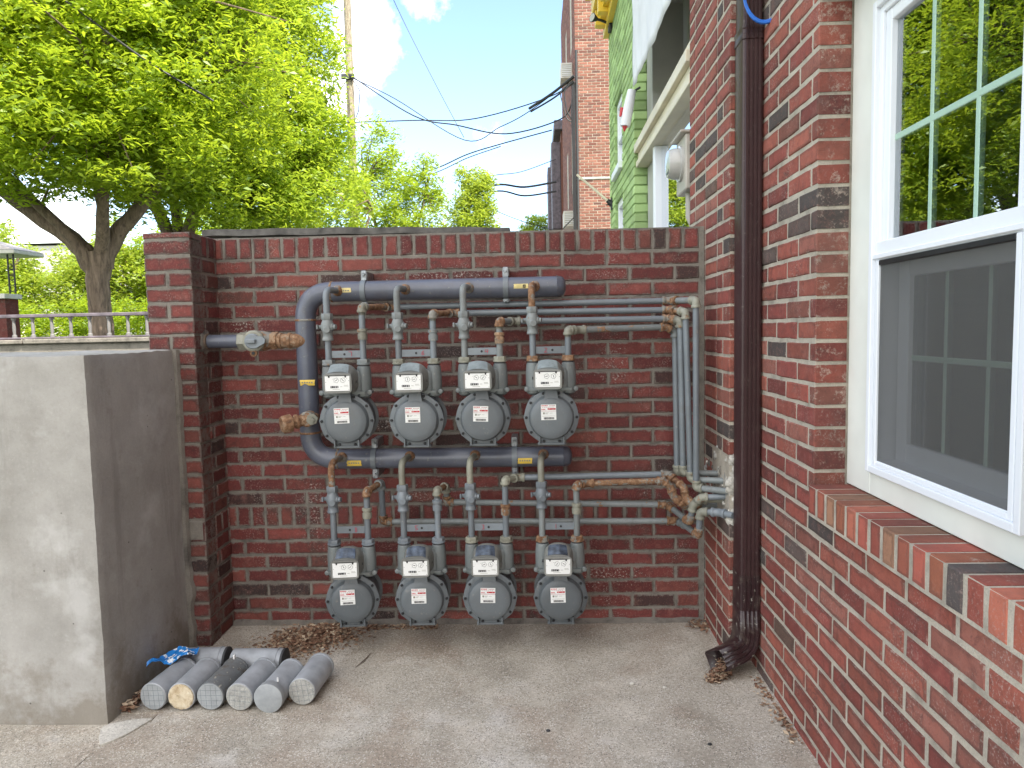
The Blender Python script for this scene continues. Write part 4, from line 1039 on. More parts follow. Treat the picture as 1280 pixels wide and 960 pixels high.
# ---- customer lines
G = 'small gas lines running to the corner of the house'
def line(loc, label): return empty('gas_line', loc, label, 'gas pipe', G)
FZ = 'fitting'
def ox(i, up): return (UX if up else LX)[i]+.0735
a = line((-.8, -.1, 1.48), 'topmost small gas line above the upper meters, with the rightmost upright')
run(a, [(ox(0, 1), -.30, 1.45), (ox(0, 1), -.30, 1.483), (ox(0, 1)+.075, -.10, 1.4885), (-.178, -.10, 1.489), (-.098, -.26, 1.483), (-.100, -.27, .692), (.02, -.385, .700)],
    fits=['fitting', 'pipe_rusty', 'pipe_rusty', 'fitting', 'fitting'], pipe=['fitting', 'pipe_rusty', 'pipe', 'pipe_dull', 'pipe', 'pipe_dull'], couple=[(3, .22, 'pipe_rusty', .032)])
a = line((-.7, -.12, 1.45), 'second small gas line above the upper meters, second upright from the right')
run(a, [(ox(1, 1), -.30, 1.42), (ox(1, 1), -.30, 1.450), (ox(1, 1)+.065, -.14, 1.454), (-.186, -.14, 1.448), (-.132, -.215, 1.437), (-.116, -.235, .722), (.02, -.31, .728)],
    fits=['pipe_rusty', 'pipe_rusty', 'pipe_rusty', 'fitting', 'fitting'], pipe=['fitting', 'pipe_rusty', 'pipe', 'pipe_rusty', 'pipe', 'pipe_dull'], couple=[(3, .2, 'pipe_rusty', .032)])
a = line((-.5, -.16, 1.41), 'third small gas line down above the upper meters, third upright from the right')
run(a, [(ox(2, 1), -.30, 1.38), (ox(2, 1), -.30, 1.411), (ox(2, 1)+.055, -.19, 1.412), (-.192, -.17, 1.410), (-.151, -.195, 1.400), (-.139, -.195, .742), (.02, -.225, .742)],
    fits=['pipe_rusty', 'fitting', 'pipe_rusty', 'fitting', 'fitting'], pipe=['fitting', 'pipe_dull', 'pipe', 'pipe_rusty', 'pipe', 'pipe_dull'], couple=[(3, .2, 'pipe_rusty', .030)])
a = line((-.4, -.2, 1.37), 'lowest of the small gas lines above the upper meters, innermost upright in the right corner')
run(a, [(ox(3, 1), -.30, 1.34), (ox(3, 1), -.30, 1.369), (ox(3, 1)+.045, -.255, 1.370), (-.205, -.165, 1.374), (-.165, -.155, 1.356), (-.156, -.150, .735), (.02, -.12, .720)],
    fits=['fitting', 'fitting', 'pipe_rusty', 'pipe_dull', 'fitting'], pipe=['fitting', 'fitting', 'pipe_dull', 'fitting', 'pipe', 'pipe_dull'], couple=[])
RU = 'pipe_rusty'
a = line((-.5, -.2, .74), 'uppermost small gas line just under the lower manifold arm with rusty bends')
run(a, [(ox(2, 0), -.30, .715), (ox(2, 0), -.30, .742), (ox(2, 0)+.050, -.21, .734), (-.205, -.20, .737), (-.150, -.255, .692), (-.143, -.265, .648), (-.106, -.285, .612), (-.085, -.29, .645), (.02, -.30, .648)],
    fits=['fitting', 'fitting', RU, RU, RU, RU, 'fitting'], pipe=['fitting', 'fitting', 'pipe', RU, RU, RU, RU, 'fitting'], couple=[(3, .2, RU, .03), (5, .4, RU, .028)])
a = line((-.4, -.26, .72), 'short rusty gas line from the lower rightmost meter to the corner')
run(a, [(ox(3, 0), -.30, .69), (ox(3, 0), -.30, .715), (ox(3, 0)+.045, -.265, .716), (-.238, -.26, .722), (-.208, -.262, .695), (-.193, -.265, .655), (-.160, -.262, .625), (-.12, -.235, .600), (.02, -.20, .60)],
    fits=[RU, RU, RU, RU, RU, RU, 'fitting'], pipe=[RU, RU, RU, RU, RU, RU, RU, 'pipe_dull'], couple=[(3, .1, RU, .03), (5, .7, RU, .026)])
a = line((-.7, -.14, .6), 'third gas line below the lower manifold arm, from the second lower meter')
run(a, [(ox(1, 0), -.30, .67), (ox(1, 0), -.30, .700), (ox(1, 0)+.02, -.16, .690), (ox(1, 0)+.02, -.14, .612), (-.200, -.14, .588), (-.185, -.16, .58), (-.130, -.285, .548), (-.118, -.30, .625), (-.09, -.315, .66), (.02, -.34, .672)],
    fits=['fitting', 'fitting', RU, RU, RU, 'pipe_rusty', 'fitting', 'fitting'], pipe=['fitting', 'pipe_rusty', 'pipe_dull', 'pipe_dull', RU, 'pipe_dull', 'pipe', 'pipe', 'pipe'], couple=[(3, .01, RU, .03), (3, .975, RU, .035)])
a = line((-.8, -.12, .52), 'lowest gas line, starting behind the lower leftmost meter and ending at a rusty elbow')
run(a, [(ox(0, 0), -.30, .67), (ox(0, 0), -.30, .700), (ox(0, 0)+.035, -.17, .712), (ox(0, 0)+.030, -.13, .523), (-.155, -.13, .512), (-.135, -.16, .508), (-.103, -.325, .502), (-.097, -.335, .606), (-.03, -.375, .612), (.012, -.432, .614)],
    fits=[RU, 'pipe_dull', RU, RU, 'pipe_dull', RU, 'fitting', 'pipe'], pipe=['fitting', 'pipe_rusty', 'pipe', 'pipe_dull', RU, 'pipe_dull', 'pipe', 'pipe', 'pipe'], couple=[(3, .02, RU, .03), (3, .98, RU, .035)])

# ================================================================== CYLINDERS ON THE GROUND
GC = 'plastic test cylinders lying in a row on the concrete'
def cylinder(cx, cy, ang, label, kind, L=.205, r=.0515, side='cyl'):
    """lying along local +Y; visible end at local y=0"""
    o_ = empty('test_cylinder', (cx, cy, 0.002), label, 'plastic cylinder', GC, ang)
    m_ = MB(); m_.rev((0, 0, r), (0, 1, 0), [(0, .0), (0.0, r-.002), (.002, r), (L-.012, r), (L-.012, r+.0022), (L-.002, r+.0022), (L, r), (L, .0)] if kind != 'open' else [(0.012, 0), (.012, r-.003), (0, r-.002), (0, r), (L, r), (L, 0)], side, 40)
    m_.obj('tube', o_, 40)
    if kind in ('grid', 'dusty'):
        m_ = MB(); em = 'cyl_end' if kind == 'grid' else 'cyl_end_dusty'
        m_.rev((0, -.0006, r), (0, -1, 0), [(0, r-.002), (.0012, r-.003)], em, 40)
        rot = random.uniform(-.15, .15)
        for k in range(-2, 3):
            t_ = (k+.0)*.0195+.004; hl = math.sqrt(max(0, (r-.005)**2-t_*t_))
            for sgn in (0, 1):
                T = Matrix.Translation((0, -.0019, r)) @ Matrix.Rotation(rot+sgn*PI/2, 4, 'Y')
                m_.box(-hl, hl, -.0003, .0006, t_-.0005, t_+.0005, 'pipe', T=T)
        m_.obj('ribbed_base', o_, 40)
    if kind == 'foam':
        m_ = MB(); rings = []
        for rr, d in ((r-.003, .0), (r-.004, -.004), (r*.7, -.006), (r*.35, -.007), (.003, -.006)):
            rings.append([Vector(((rr)*math.cos(a), d+random.uniform(-.0015, .0015)-.0, r+(rr)*math.sin(a))) for a in [2*PI*k/32 for k in range(32)]])
        m_.loft(rings, 'foam'); m_.obj('foam_filling', o_, 60)
    if kind == 'lid':
        m_ = MB(); m_.rev((0, 0, r), (0, 1, 0), [(-.004, .0), (-.004, r-.001), (-.002, r+.003), (.026, r+.0035), (.028, r+.002), (.028, r)], 'cyl_end', 40); m_.obj('lid', o_, 40)
        m_ = MB(); T = Matrix.Translation((.022, .036, 2*r-.001)) @ Matrix.Rotation(.5, 4, 'Z'); m_.box(-.003, .003, -.014, .014, 0, .006, 'white', .001, T=T); m_.obj('pull_tab', o_)
    if kind == 'rim':
        pass
    return o_
A_ = R(-14)
cylinder(-2.205, -.780, R(-6), 'grey test cylinder at the left end of the row beside the blue wrapper', 'grid')
cylinder(-2.098, -.782, R(-2), 'grey test cylinder with a tan foam filled end', 'foam')
o = cylinder(-1.990, -.781, R(-3), 'dark dirty test cylinder third from the left with a white tab on top', 'grid', side='cyl_dirty')
m_ = MB(); m_.box(-.003, .003, .188, .200, .100, .118, 'white', .001); m_.obj('pull_tab', o)
cylinder(-1.880, -.785, R(-5), 'grey test cylinder with a dusty grid end, fourth from the left', 'dusty')
cylinder(-1.768, -.795, R(-5), 'grey test cylinder with a round plastic lid and a pull tab', 'lid')
cylinder(-1.660, -.748, R(-3), 'grey test cylinder at the right end of the row, set slightly back', 'dusty')
def backcyl(x0, y0, ang, label, endm):
    o_ = empty('test_cylinder', (x0, y0, .002), label, 'plastic cylinder', GC, ang)
    m_ = MB(); r = .0515; L = .205
    m_.rev((0, 0, r), (0, 1, 0), [(0, 0), (0, r-.002), (.002, r), (L-.022, r), (L-.022, r+.003), (L-.017, r+.003), (L-.017, r), (L, r), (L, 0)], 'cyl', 40); m_.obj('tube', o_, 40)
    m_ = MB(); m_.rev((0, L, r), (0, 1, 0), [(.0005, 0), (.0005, r+.0012), (.009, r+.0012), (.011, r-.003), (.011, 0)], 'rubber', 36); m_.obj('end_cap', o_, 40)
backcyl(-2.262, -.500, R(-88), 'grey test cylinder lying crosswise behind the row, nearest the stucco block', 'rubber')
backcyl(-2.020, -.505, R(-91), 'grey test cylinder lying crosswise behind the row on the right', 'rubber')
# blue wrapper
mb = MB(); nx, ny = 12, 8; vs = []
for i in range(nx+1):
    for j in range(ny+1):
        u_, v_ = i/nx, j/ny
        vs.append((-2.305+.15*u_+.01*random.random(), -.655+.10*v_+.03*u_+.008*random.random(), .100+.022*u_+.012*math.sin(u_*8+v_*4)+.010*math.sin(v_*7)+.008*random.random()))
mb.add(vs, [(i*(ny+1)+j, (i+1)*(ny+1)+j, (i+1)*(ny+1)+j+1, i*(ny+1)+j+1) for i in range(nx) for j in range(ny)], 'foil')
o = mb.obj('snack_wrapper', smooth=0); tag(o, 'crumpled shiny blue snack wrapper lying on the leftmost cylinder', 'wrapper')
sm = o.modifiers.new('thickness', 'SOLIDIFY'); sm.thickness = .0008

# ---- litter (stuff)
def litter(name, gen, n, label, smin=.005, smax=.014):
    V = np.zeros((n*4, 3)); rr = random
    for i in range(n):
        x, y, z = gen(); s_ = rr.uniform(smin, smax); a = rr.uniform(0, 2*PI); t = rr.uniform(-.5, .5)
        ux = Vector((math.cos(a), math.sin(a), t*.6)).normalized()*s_; uy = Vector((-math.sin(a), math.cos(a), rr.uniform(-.5, .5))).normalized()*s_*rr.uniform(.25, .6)
        c = Vector((x, y, z+.002))
        for k, q in enumerate((c-ux, c-uy, c+ux, c+uy)): V[i*4+k] = q
    V[:, 2] = np.maximum(V[:, 2], .0015)
    me = bpy.data.meshes.new(name); F_ = np.arange(n*4).reshape(n, 4)
    me.from_pydata(V.tolist(), [], F_.tolist()); me.materials.append(M['litter'])
    at_ = me.attributes.new('rnd', 'FLOAT', 'FACE'); at_.data.foreach_set('value', RNG.random(n).astype(np.float32))
    o_ = link(name, me); tag(o_, label, 'dry leaves', kind='stuff'); return o_
def heap():
    u_ = random.random()
    if u_ < .93:
        a = random.gauss(0, 1); b_ = random.gauss(0, 1)
        x = -1.80+a*.095+b_*.035; y = -.18+b_*.085
        y = min(y, -.03); h_ = .028*math.exp(-((x+1.80)**2/.02+(y+.16)**2/.014))
        return x, y, h_*random.random()
    return random.uniform(-1.6, -1.25), random.uniform(-.09, -.04), .004*random.random()
litter('leaf_litter', heap, 3600, 'heap of dry brown leaf litter on the concrete under the lower left meter')
def g2():
    if random.random() < .65:
        t = random.random(); return mouth.x+.035-.06*t+random.gauss(0, .012), mouth.y+.005-.035*t+random.gauss(0, .016), max(0, .075*(1-t)*random.random())
    if random.random() < .5: return random.gauss(-.03, .03), random.gauss(-.06, .03), .01*random.random()
    y = random.uniform(-1.0, -.55); return X2-.012-abs(random.gauss(0, .022)), y, .004*random.random()
litter('gutter_debris', g2, 900, 'crumbly brown debris spilling from the downspout mouth and along the house wall')
def g3():
    k = random.choice((-2.15, -2.045, -1.935, -1.825, -1.71)); return k+random.gauss(0, .012)+.0, random.uniform(-.74, -.56), random.uniform(.0, .04)
litter('leaf_litter', g3, 420, 'small dry leaves caught between the plastic cylinders')
def g4():
    return -2.31+abs(random.gauss(0, .02)), random.uniform(-.80, -.62), .03*random.random()
litter('leaf_litter', g4, 160, 'dead leaves beside the leftmost cylinder at the foot of the block', .008, .02)
# twig and pebbles
mb = MB(); mb.tube([(-1.50, -.33, .004), (-1.512, -.40, .006), (-1.535, -.46, .004)], [.001, .003, .001], 'bark', 6)
o = mb.obj('twig'); tag(o, 'single dark twig lying on the concrete below the lower left meters', 'twig')
for x, y, r_, mt, lb in ((-.42, -.60, .008, 'patch', 'pale pebble on the concrete nearer the middle, left of the other pale one'), (-.30, -.63, .007, 'patch', 'pale pebble on the concrete closest to the downspout mouth'),
        (-.75, -.92, .006, 'asphalt', 'dark pebble in the middle of the foreground concrete'), (-.22, -1.0, .006, 'asphalt', 'dark pebble in the foreground near the right house wall'), (-1.93, -.11, .010, 'asphalt', 'dark pebble beside the leaf litter near the pier')):
    mb = MB(); lump(mb, (x, y, r_*.5), r_*1.3, r_, r_*.6, mt, .15, 5)
    o = mb.obj('pebble', smooth=60); tag(o, lb, 'pebble', 'loose pebbles on the concrete')

# ================================================================== BEYOND THE WALL: RIGHT SIDE
# storefront building
shop = empty('storefront', (1, 1.2, 0), 'storefront beyond the brick house with cream trim over a reflecting shop window', 'shop building')
hb2 = Vector((1, 1.2, 0))
def sb_(m_, x0, x1, y0, y1, z0, z1, mat, ch=0): m_.box(x0-hb2.x, x1-hb2.x, y0-hb2.y, y1-hb2.y, z0, z1, mat, ch)
mb = MB(); sb_(mb, .42, 5, .33, 2.14, -.1, 6.9, 'grey_panel'); sb_(mb, .05, .42, .33, 2.14, 3.62, 6.9, 'grey_panel'); sb_(mb, .30, .4201, .33, 2.14, -.1, .6, 'cream'); mb.obj('wall', shop, 0)
mb = MB()
for (z0, z1, xo_) in ((2.555, 2.60, .03), (2.60, 2.66, .015), (2.66, 2.72, .045), (2.72, 2.80, .0), (2.80, 2.84, -.02)):
    sb_(mb, .05-xo_-.02, .30, .325, 2.14, z0, z1-.002, 'cream', .003)
mb.obj('entablature', shop, 30)
mb = MB(); sb_(mb, .03, .12, 1.50, 1.57, .0, 2.555, 'vinyl', .004); sb_(mb, .03, .12, .325, .36, .0, 2.555, 'vinyl', .004); sb_(mb, .03, .12, .36, 1.5, .0, .5, 'cream', .004); mb.obj('window_frame', shop, 30)
mb = MB(); sb_(mb, .075, .08, .36, 1.5, .5, 2.555, 'shopglass'); mb.obj('shop_window', shop, 0)
mb = MB(); sb_(mb, .085, .30, 1.571, 2.13, .0, 2.55, 'grey_panel'); sb_(mb, .085, .41, 1.90, 2.14, 2.84, 3.62, 'grey_panel'); sb_(mb, .30, .34, .33, 1.9, 2.84, 3.62, 'grey_panel'); mb.obj('transom_panel', shop, 0)
for yv in (.95, 1.45):
    mb = MB(); sb_(mb, .26, .30, yv, yv+.05, 2.84, 3.62, 'cream', .003); mb.obj('mullion', shop, 30)
mb = MB(); sb_(mb, .10, .12, .34, 1.56, -.0, 2.5, 'interior'); 
# banner
mb = MB(); rows, cols = 26, 40; vs = []
for i in range(rows+1):
    for j in range(cols+1):
        y = .45+1.40*j/cols; zb_ = 3.03-.012*math.sin(j*.11); z = zb_+(4.7-zb_)*i/rows
        vs.append((-.055+.004*math.sin(j*.55+i*.25)+.003*math.sin(j*.9-i*.5)+.002*math.sin(i*.9+j*.2), y, z))
mb.add(vs, [(i*(cols+1)+j, (i+1)*(cols+1)+j, (i+1)*(cols+1)+j+1, i*(cols+1)+j+1) for i in range(rows) for j in range(cols)], 'cloth')
o = mb.obj('banner', smooth=60); sm = o.modifiers.new('thickness', 'SOLIDIFY'); sm.thickness = .002
tag(o, 'large white cloth banner hanging above the shop window', 'banner')
# rolled flag on green corner
fl = empty('rolled_flag', (-.085, 2.0, 2.95), 'small rolled white flag with red tips hanging at the corner of the green house', 'flag')
mb = MB(); mb.tube([(0.04, 0, .12), (0.01, 0, -.02), (-.01, -.0, -.13)], [.03, .038, .034], 'cloth', 16); mb.obj('cloth_roll', fl)
mb = MB(); mb.tube([(-.012, 0, -.13), (-.018, 0, -.165)], [.020, .004], 'red', 10); mb.tube([(-.03, 0, .0), (-.045, 0, -.06)], [.014, .008], 'red', 8); mb.obj('red_tip', fl)
mb = MB(); mb.tube([(.10, .0, .14), (.03, 0, .10)], .008, 'cable', 8); mb.obj('bracket', fl)
# electric meter
em = empty('electric_meter', (.015, .43, 2.05), 'beige electric meter box with round grey cover beside the shop window', 'electric meter')
mb = MB(); mb.box(-.032, .06, -.11, .12, .0, .27, 'meterbox', .006); mb.obj('box', em, 30)
mb = MB(); mb.box(-.060, .065, -.12, .13, .27, .285, 'meterbox', .004); mb.obj('lid', em, 30)
mb = MB(); mb.rev((-.032, .005, .145), (-1, 0, 0), [(0, .088), (.012, .088), (.014, .078), (.045, .076), (.068, .066), (.072, .02)], 'meterglass', 32); mb.obj('glass_cover', em, 40)
mb = MB(); mb.box(-.102, -.086, -.035, .03, .09, .15, 'black', .004); mb.obj('register', em, 30)
mb = MB(); mb.tube([(.01, .0, 0), (.01, 0, -.12), (.04, -.02, -.2)], .02, 'meterbox', 14); mb.obj('conduit', em)

# green house
gh = empty('green_house', (2, 3, 0), 'bright green painted brick house with a yellow cornice', 'house')
gb = Vector((2, 3, 0)); GX = -.012; GA, GB = 2.15, 3.84
mb = MB()
bricks(mb, Vector((GX, GB, 0))-gb, (0, -1, 0), (-1, 0, 0), GB-GA, ['S']*66, .0, 'brick_green', insR=(0, .102), holes=[(GB-3.44, GB-2.86, 2.72, 3.40), (GB-3.44, GB-2.86, .9, 2.52)], off=.05)
bricks(mb, Vector((GX, GA, 0))-gb, (1, 0, 0), (0, -1, 0), .5, ['S']*66, .0, 'brick_green', insL=(.102, 0), depth=.09)
mb.obj('brickwork', gh)
mb = MB()
def gbx(x0, x1, y0, y1, z0, z1, m_='mortar_green', ch=0): mb.box(x0-gb.x, x1-gb.x, y0-gb.y, y1-gb.y, z0, z1, m_, ch)
gbx(GX+.095, 5, GA+.007, GB-.01, -.1, 4.45); gbx(GX+.006, GX+.095, GA+.007, 2.86, -.1, 4.45); gbx(GX+.006, GX+.095, 3.44, GB-.01, -.1, 4.45)
gbx(GX+.006, GX+.095, 2.86, 3.44, -.1, .9); gbx(GX+.006, GX+.095, 2.86, 3.44, 2.52, 2.72); gbx(GX+.006, GX+.095, 2.86, 3.44, 3.40, 4.45)
mb.obj('mortar', gh)
mb = MB()
for (z0, z1, p_) in ((4.16, 4.25, .05), (4.252, 4.35, .10), (4.352, 4.52, .16), (4.522, 4.62, .22), (4.622, 4.95, .19)):
    gbx(GX-p_, 5, GA-.02, GB+.02, z0, z1, 'yellow_paint', .004)
for k in range(6): gbx(GX-.14, GX, GA+.1+k*.28, GA+.19+k*.28, 4.21, 4.352, 'yellow_paint', .004)
mb.obj('cornice', gh, 30)
for (z0, z1) in ((2.72, 3.40), (.9, 2.52)):
    mb = MB(); gbx(GX+.03, GX+.09, 2.862, 2.92, z0, z1, 'vinyl', .003); gbx(GX+.03, GX+.09, 3.38, 3.438, z0, z1, 'vinyl', .003); gbx(GX+.03, GX+.09, 2.92, 3.38, z1-.06, z1, 'vinyl', .003); gbx(GX-.03, GX+.09, 2.862, 3.438, z0-.001, z0+.06, 'vinyl', .003); gbx(GX+.03, GX+.085, 2.92, 3.38, (z0+z1)/2-.02, (z0+z1)/2+.02, 'vinyl', .003)
    wf = mb.obj('window', gh, 30)
    mb = MB(); gbx(GX+.06, GX+.065, 2.92, 3.38, z0+.06, z1-.06, 'shopglass'); g_ = mb.obj('pane', None, 0); g_.parent = wf
# flood light
ld = empty('flood_light', (GX, 3.55, 4.18), 'black flood lamp on an arm on the green brick wall', 'lamp')
mb = MB(); mb.box(-.03, 0, -.06, .06, -.07, .07, 'cable', .006); mb.obj('junction_box', ld, 30)
mb = MB(); mb.tube([(-.03, 0, 0), (-.10, -.02, .02), (-.15, -.03, .03)], .012, 'cable', 10); mb.obj('arm', ld)
mb = MB(); mb.rev((-.15, -.03, .03), (-.75, -.5, .1), [(-.02, .014), (.0, .024), (.035, .040), (.042, .040)], 'rubber', 20); mb.rev((-.15, -.03, .03), (-.75, -.5, .1), [(.0425, .001), (.0425, .036), (.044, .034)], 'meterglass', 20); mb.obj('lamp_head', ld)
mb = MB(); mb.tube([(GX-.01, 3.5, 4.25), (GX-.012, 3.2, 4.4)], .006, 'cable', 6); mb.tube([(GX-.012, 2.5, 4.3), (GX-.012, 3.0, 4.29)], .005, 'cable', 6)
o = mb.obj('conduit'); o.parent = ld; o.location = (-GX, -3.55, -4.18)
# flag pole on green wall
fp = empty('flag_pole', (GX, 3.66, 2.55), 'slim empty wooden flag pole in a bracket on the green wall', 'flag pole')
mb = MB(); mb.tube([(0, 0, 0), (-.33, .05, .30)], [.013, .011], 'cream', 10); mb.obj('pole', fp)
mb = MB(); mb.rev((-.0, 0, 0), (-1, 0, .9), [(0, .03), (.05, .022), (.06, .022)], 'cable', 12); mb.box(-.012, 0, -.04, .04, -.05, .06, 'cable', .003)
mb.tube([(-.01, 0, .0), (-.06, -.04, -.01)], .006, 'cable', 6); mb.tube([(-.02, 0, .0), (-.05, .04, .05)], .006, 'cable', 6); mb.obj('bracket', fp, 30)

# far apartment block
ap = empty('apartment_building', (3, 17, 0), 'tall orange brick apartment block beyond the green house', 'building')
ab = Vector((3, 17, 0)); mb = MB(); AX, AY = .30, 14.3
bricks(mb, Vector((AX, AY, 0))-ab, (1, 0, 0), (0, -1, 0), 1.6, ['S']*135, 2.6, 'brick_far', insL=(0, .102), depth=.09, par=0)
bricks(mb, Vector((AX, 22.0, 0))-ab, (0, -1, 0), (-1, 0, 0), 7.7, ['S']*135, 2.6, 'brick_far', insR=(.102, 0), depth=.09, holes=[(22-16.3, 22-15.5, 8.6, 10.1), (22-16.3, 22-15.5, 5.0, 6.6), (22-19, 22-18.2, 8.6, 10.1), (22-19, 22-18.2, 5, 6.6)])
mb.obj('brickwork', ap)
mb = MB(); mb.box(AX+.006-ab.x, 6-ab.x, AY+.006-ab.y, 22-ab.y, -.1, 11.7, 'mortar_new'); mb.obj('mortar', ap, 0)
mb = MB(); mb.box(AX-.01-ab.x, AX+1.6-ab.x, AY-.02-ab.y, AY-.001-ab.y, 4.97, 5.02, 'grey_panel', .004); mb.obj('stone_band', ap, 30)
for (ya, za) in ((15.5, 8.6), (15.5, 5.0), (18.2, 8.6), (18.2, 5.0)):
    mb = MB(); mb.box(AX+.03-ab.x, AX+.09-ab.x, ya-ab.y, ya+.8-ab.y, za, za+1.5, 'vinyl', .01); wf = mb.obj('window', ap, 30)
    mb = MB(); mb.box(AX+.02-ab.x, AX+.029-ab.x, ya+.08-ab.y, ya+.72-ab.y, za+.1, za+1.4, 'shopglass'); g_ = mb.obj('pane', None, 0); g_.parent = wf
for (yv, zv, lb) in ((15.7, 7.75, 'white air conditioner high on the apartment block wall'), (15.2, 3.95, 'white air conditioner low on the apartment block wall just above the brick wall cap')):
    t_ = empty('air_conditioner', (AX, yv, zv), lb, 'air conditioner', 'window air conditioners on the apartment block')
    mb = MB(); mb.box(-.30, 0, -.3, .3, 0, .38, 'siding', .01); mb.obj('case', t_, 30)
    mb = MB(); mb.box(-.27, -.03, -.306, -.300, .04, .34, 'grey_panel', .002)
    for k in range(6): mb.box(-.27, -.03, -.312, -.306, .06+k*.045, .075+k*.045, 'vinyl')
    mb.obj('grille', t_, 30)
sb2 = empty('service_cables', (AX, AY, 7.2), 'black service cables clipped down the corner of the apartment block', 'cable')
mb = MB()
for k in range(3):
    pts = [(-.02-.02*k, -.03, .05), (-.03-.03*k+.02*math.sin(k*3), -.04, -.6), (-.04-.02*k, -.04, -1.5), (-.02-.03*k, -.035, -2.6), (-.03-.02*k, -.04, -3.9)]
    mb.tube(fillet(pts, .3, 4), .018, 'cable', 6)
for k in range(2): mb.tube(fillet([(-.05, -.03, .1), (-.28-.1*k, -.03, -.15), (-.22, -.03, -.6-.2*k), (-.05, -.03, -.9)], .2, 5), .015, 'cable', 6)
mb.tube(fillet([(-.04, -.03, -3.1), (-.35, -.03, -3.4), (-.4, -.03, -3.8), (-.1, -.03, -4.2)], .15, 5), .015, 'cable', 6)
mb.obj('cable_bundle', sb2)
mb = MB(); mb.tube([(.03, -.04, .8), (.03, -.04, -3.9)], .03, 'rubber', 10); mb.obj('drain_pipe', sb2)
# farther row house
fb = empty('row_house', (2, 27, 0), 'lower brick row house seen beyond the apartment block', 'house')
mb = MB(); mb.box(-2.0+.30, 4, -3.6, 6, -.1, 8.6, 'brick_far'); mb.obj('wall', fb, 0)
mb = MB(); mb.box(-2.0+.05, 4, -3.8, 6.2, 8.6, 8.95, 'rail', .02); mb.obj('cornice', fb, 30)
mb = MB(); mb.box(-2.05, -1.7, -3.3, -2.4, 5.1, 8.3, 'rail', .03); mb.box(-2.15, -1.7, -1.0, .6, 5.4, 7.9, 'rail', .03); mb.obj('bay_window', fb, 30)

# ================================================================== WIRES AND POLE
pole = empty('utility_pole', (-6.27, 18.7, -.15), 'tall weathered wooden utility pole rising behind the small trees', 'pole')
mb = MB(); mb.tube([(0, 0, 0), (0, 0, 5), (.03, 0, 13)], [.15, .13, .105], 'pole', 16); mb.obj('shaft', pole)
mb = MB()
mb.tube(fillet([(.05, -.15, 9.25), (-.35, -.15, 8.7), (-.3, -.15, 8.2), (.0, -.15, 7.7)], .2, 5), .014, 'cable', 6)
mb.tube(fillet([(.1, -.15, 9.2), (.35, -.15, 8.8), (.28, -.15, 8.2), (.1, -.15, 7.8)], .2, 5), .014, 'cable', 6)
mb.box(-.2, .2, -.2, -.12, 9.15, 9.3, 'rubber', .01); mb.obj('cable_bracket', pole)
def wire(pts, r, label, name='overhead_wire'):
    m_ = MB(); P = [Vector(p) for p in pts]; out_ = []
    Q = [P[0]*2-P[1]]+P+[P[-1]*2-P[-2]]
    for i in range(1, len(Q)-2):
        for k in range(8):
            t = k/8; a_, b_, c_, d_ = Q[i-1], Q[i], Q[i+1], Q[i+2]
            out_.append(.5*((2*b_)+(-a_+c_)*t+(2*a_-5*b_+4*c_-d_)*t*t+(-a_+3*b_-3*c_+d_)*t**3))
    out_.append(P[-1]); m_.tube(out_, r, 'cable', 6)
    o_ = m_.obj(name); tag(o_, label, 'wire', 'overhead wires between the pole and the houses'); return o_
wy = 17
wire([(-6.2, 18.5, 9.1), (-4.07, wy, 7.41), (-2.84, wy-.3, 7.03), (-1.455, wy-.8, 6.62), (-.04, wy-1.5, 6.75), (.29, 15.0, 7.05)], .017, 'longest sagging wire running from the pole to the apartment block')
wire([(-6.2, 18.5, 9.05), (-4.6, wy, 7.9), (-2.604, wy-.5, 6.567), (-1.6, 16, 6.75), (-.82, 15.5, 6.98), (.28, 14.2, 7.35)], .012, 'wire from the pole that dips lowest before joining the thick service drop')
wire([(-9.5, 18, 7.6), (-6.72, wy, 7.28), (-4.1, wy, 7.28), (-2.316, wy, 7.28), (-.12, wy-1, 7.55), (.29, 15.5, 7.9)], .015, 'nearly level wire crossing behind the pole')
wire([(-5.2, 14, 12.2), (-4.525, wy, 10.547), (-3.5, wy, 8.4), (-2.666, wy, 6.767)], .009, 'thin steep wire dropping from the upper left of the sky')
wire([(.27, 14.2, 7.38), (-.25, 14.6, 7.12), (-.82, 15.2, 6.96)], .034, 'thick black service drop leaving the apartment block corner')
wire([(.27, 14.2, 7.25), (-.2, 14.6, 7.02), (-.78, 15.2, 6.88)], .022, 'thinner black service drop hanging under the thick one')
wire([(-8.2, 15, 5.9), (-5.185, wy, 5.70), (-3.661, wy, 5.893), (-2.588, wy, 6.303), (-1.637, wy, 6.561), (-.2, wy, 6.9)], .016, 'wire crossing in front of the small trees and climbing to the right')
wire([(-5.0, wy, 5.60), (-3.6, wy, 5.8), (-2.6, wy, 6.2), (-1.637, wy, 6.5)], .012, 'second wire just under the one crossing the small trees')
wire([(-3.6, 26, 6.6), (-1.909, wy, 5.42), (-1.0, wy, 5.36), (-.1, wy, 5.48)], .03, 'thick low wire right of the narrow tree, upper of the pair')
wire([(-3.6, 26, 6.5), (-1.85, wy, 5.26), (-1.0, wy, 5.12), (-.1, wy, 5.22)], .024, 'thick low wire right of the narrow tree, lower of the pair')
wire([(-3.0, 20, 6.1), (-1.88, wy, 5.70), (-1.1, wy, 5.78), (-.1, wy, 6.10)], .010, 'thin wire rising to the right between the low pair and the service drop')
wire([(-2.4, wy, 5.0), (-1.3, wy, 4.5), (-.1, wy, 4.1)], .010, 'thin wire sloping down to the right above the wall cap')
w_ = wire([(-6.9, 5, 5.85), (-6.1, 5, 5.25), (-5.2, 5, 4.56), (-4.6, 5.4, 4.2)], .013, 'black cable running down through the crown of the big tree')

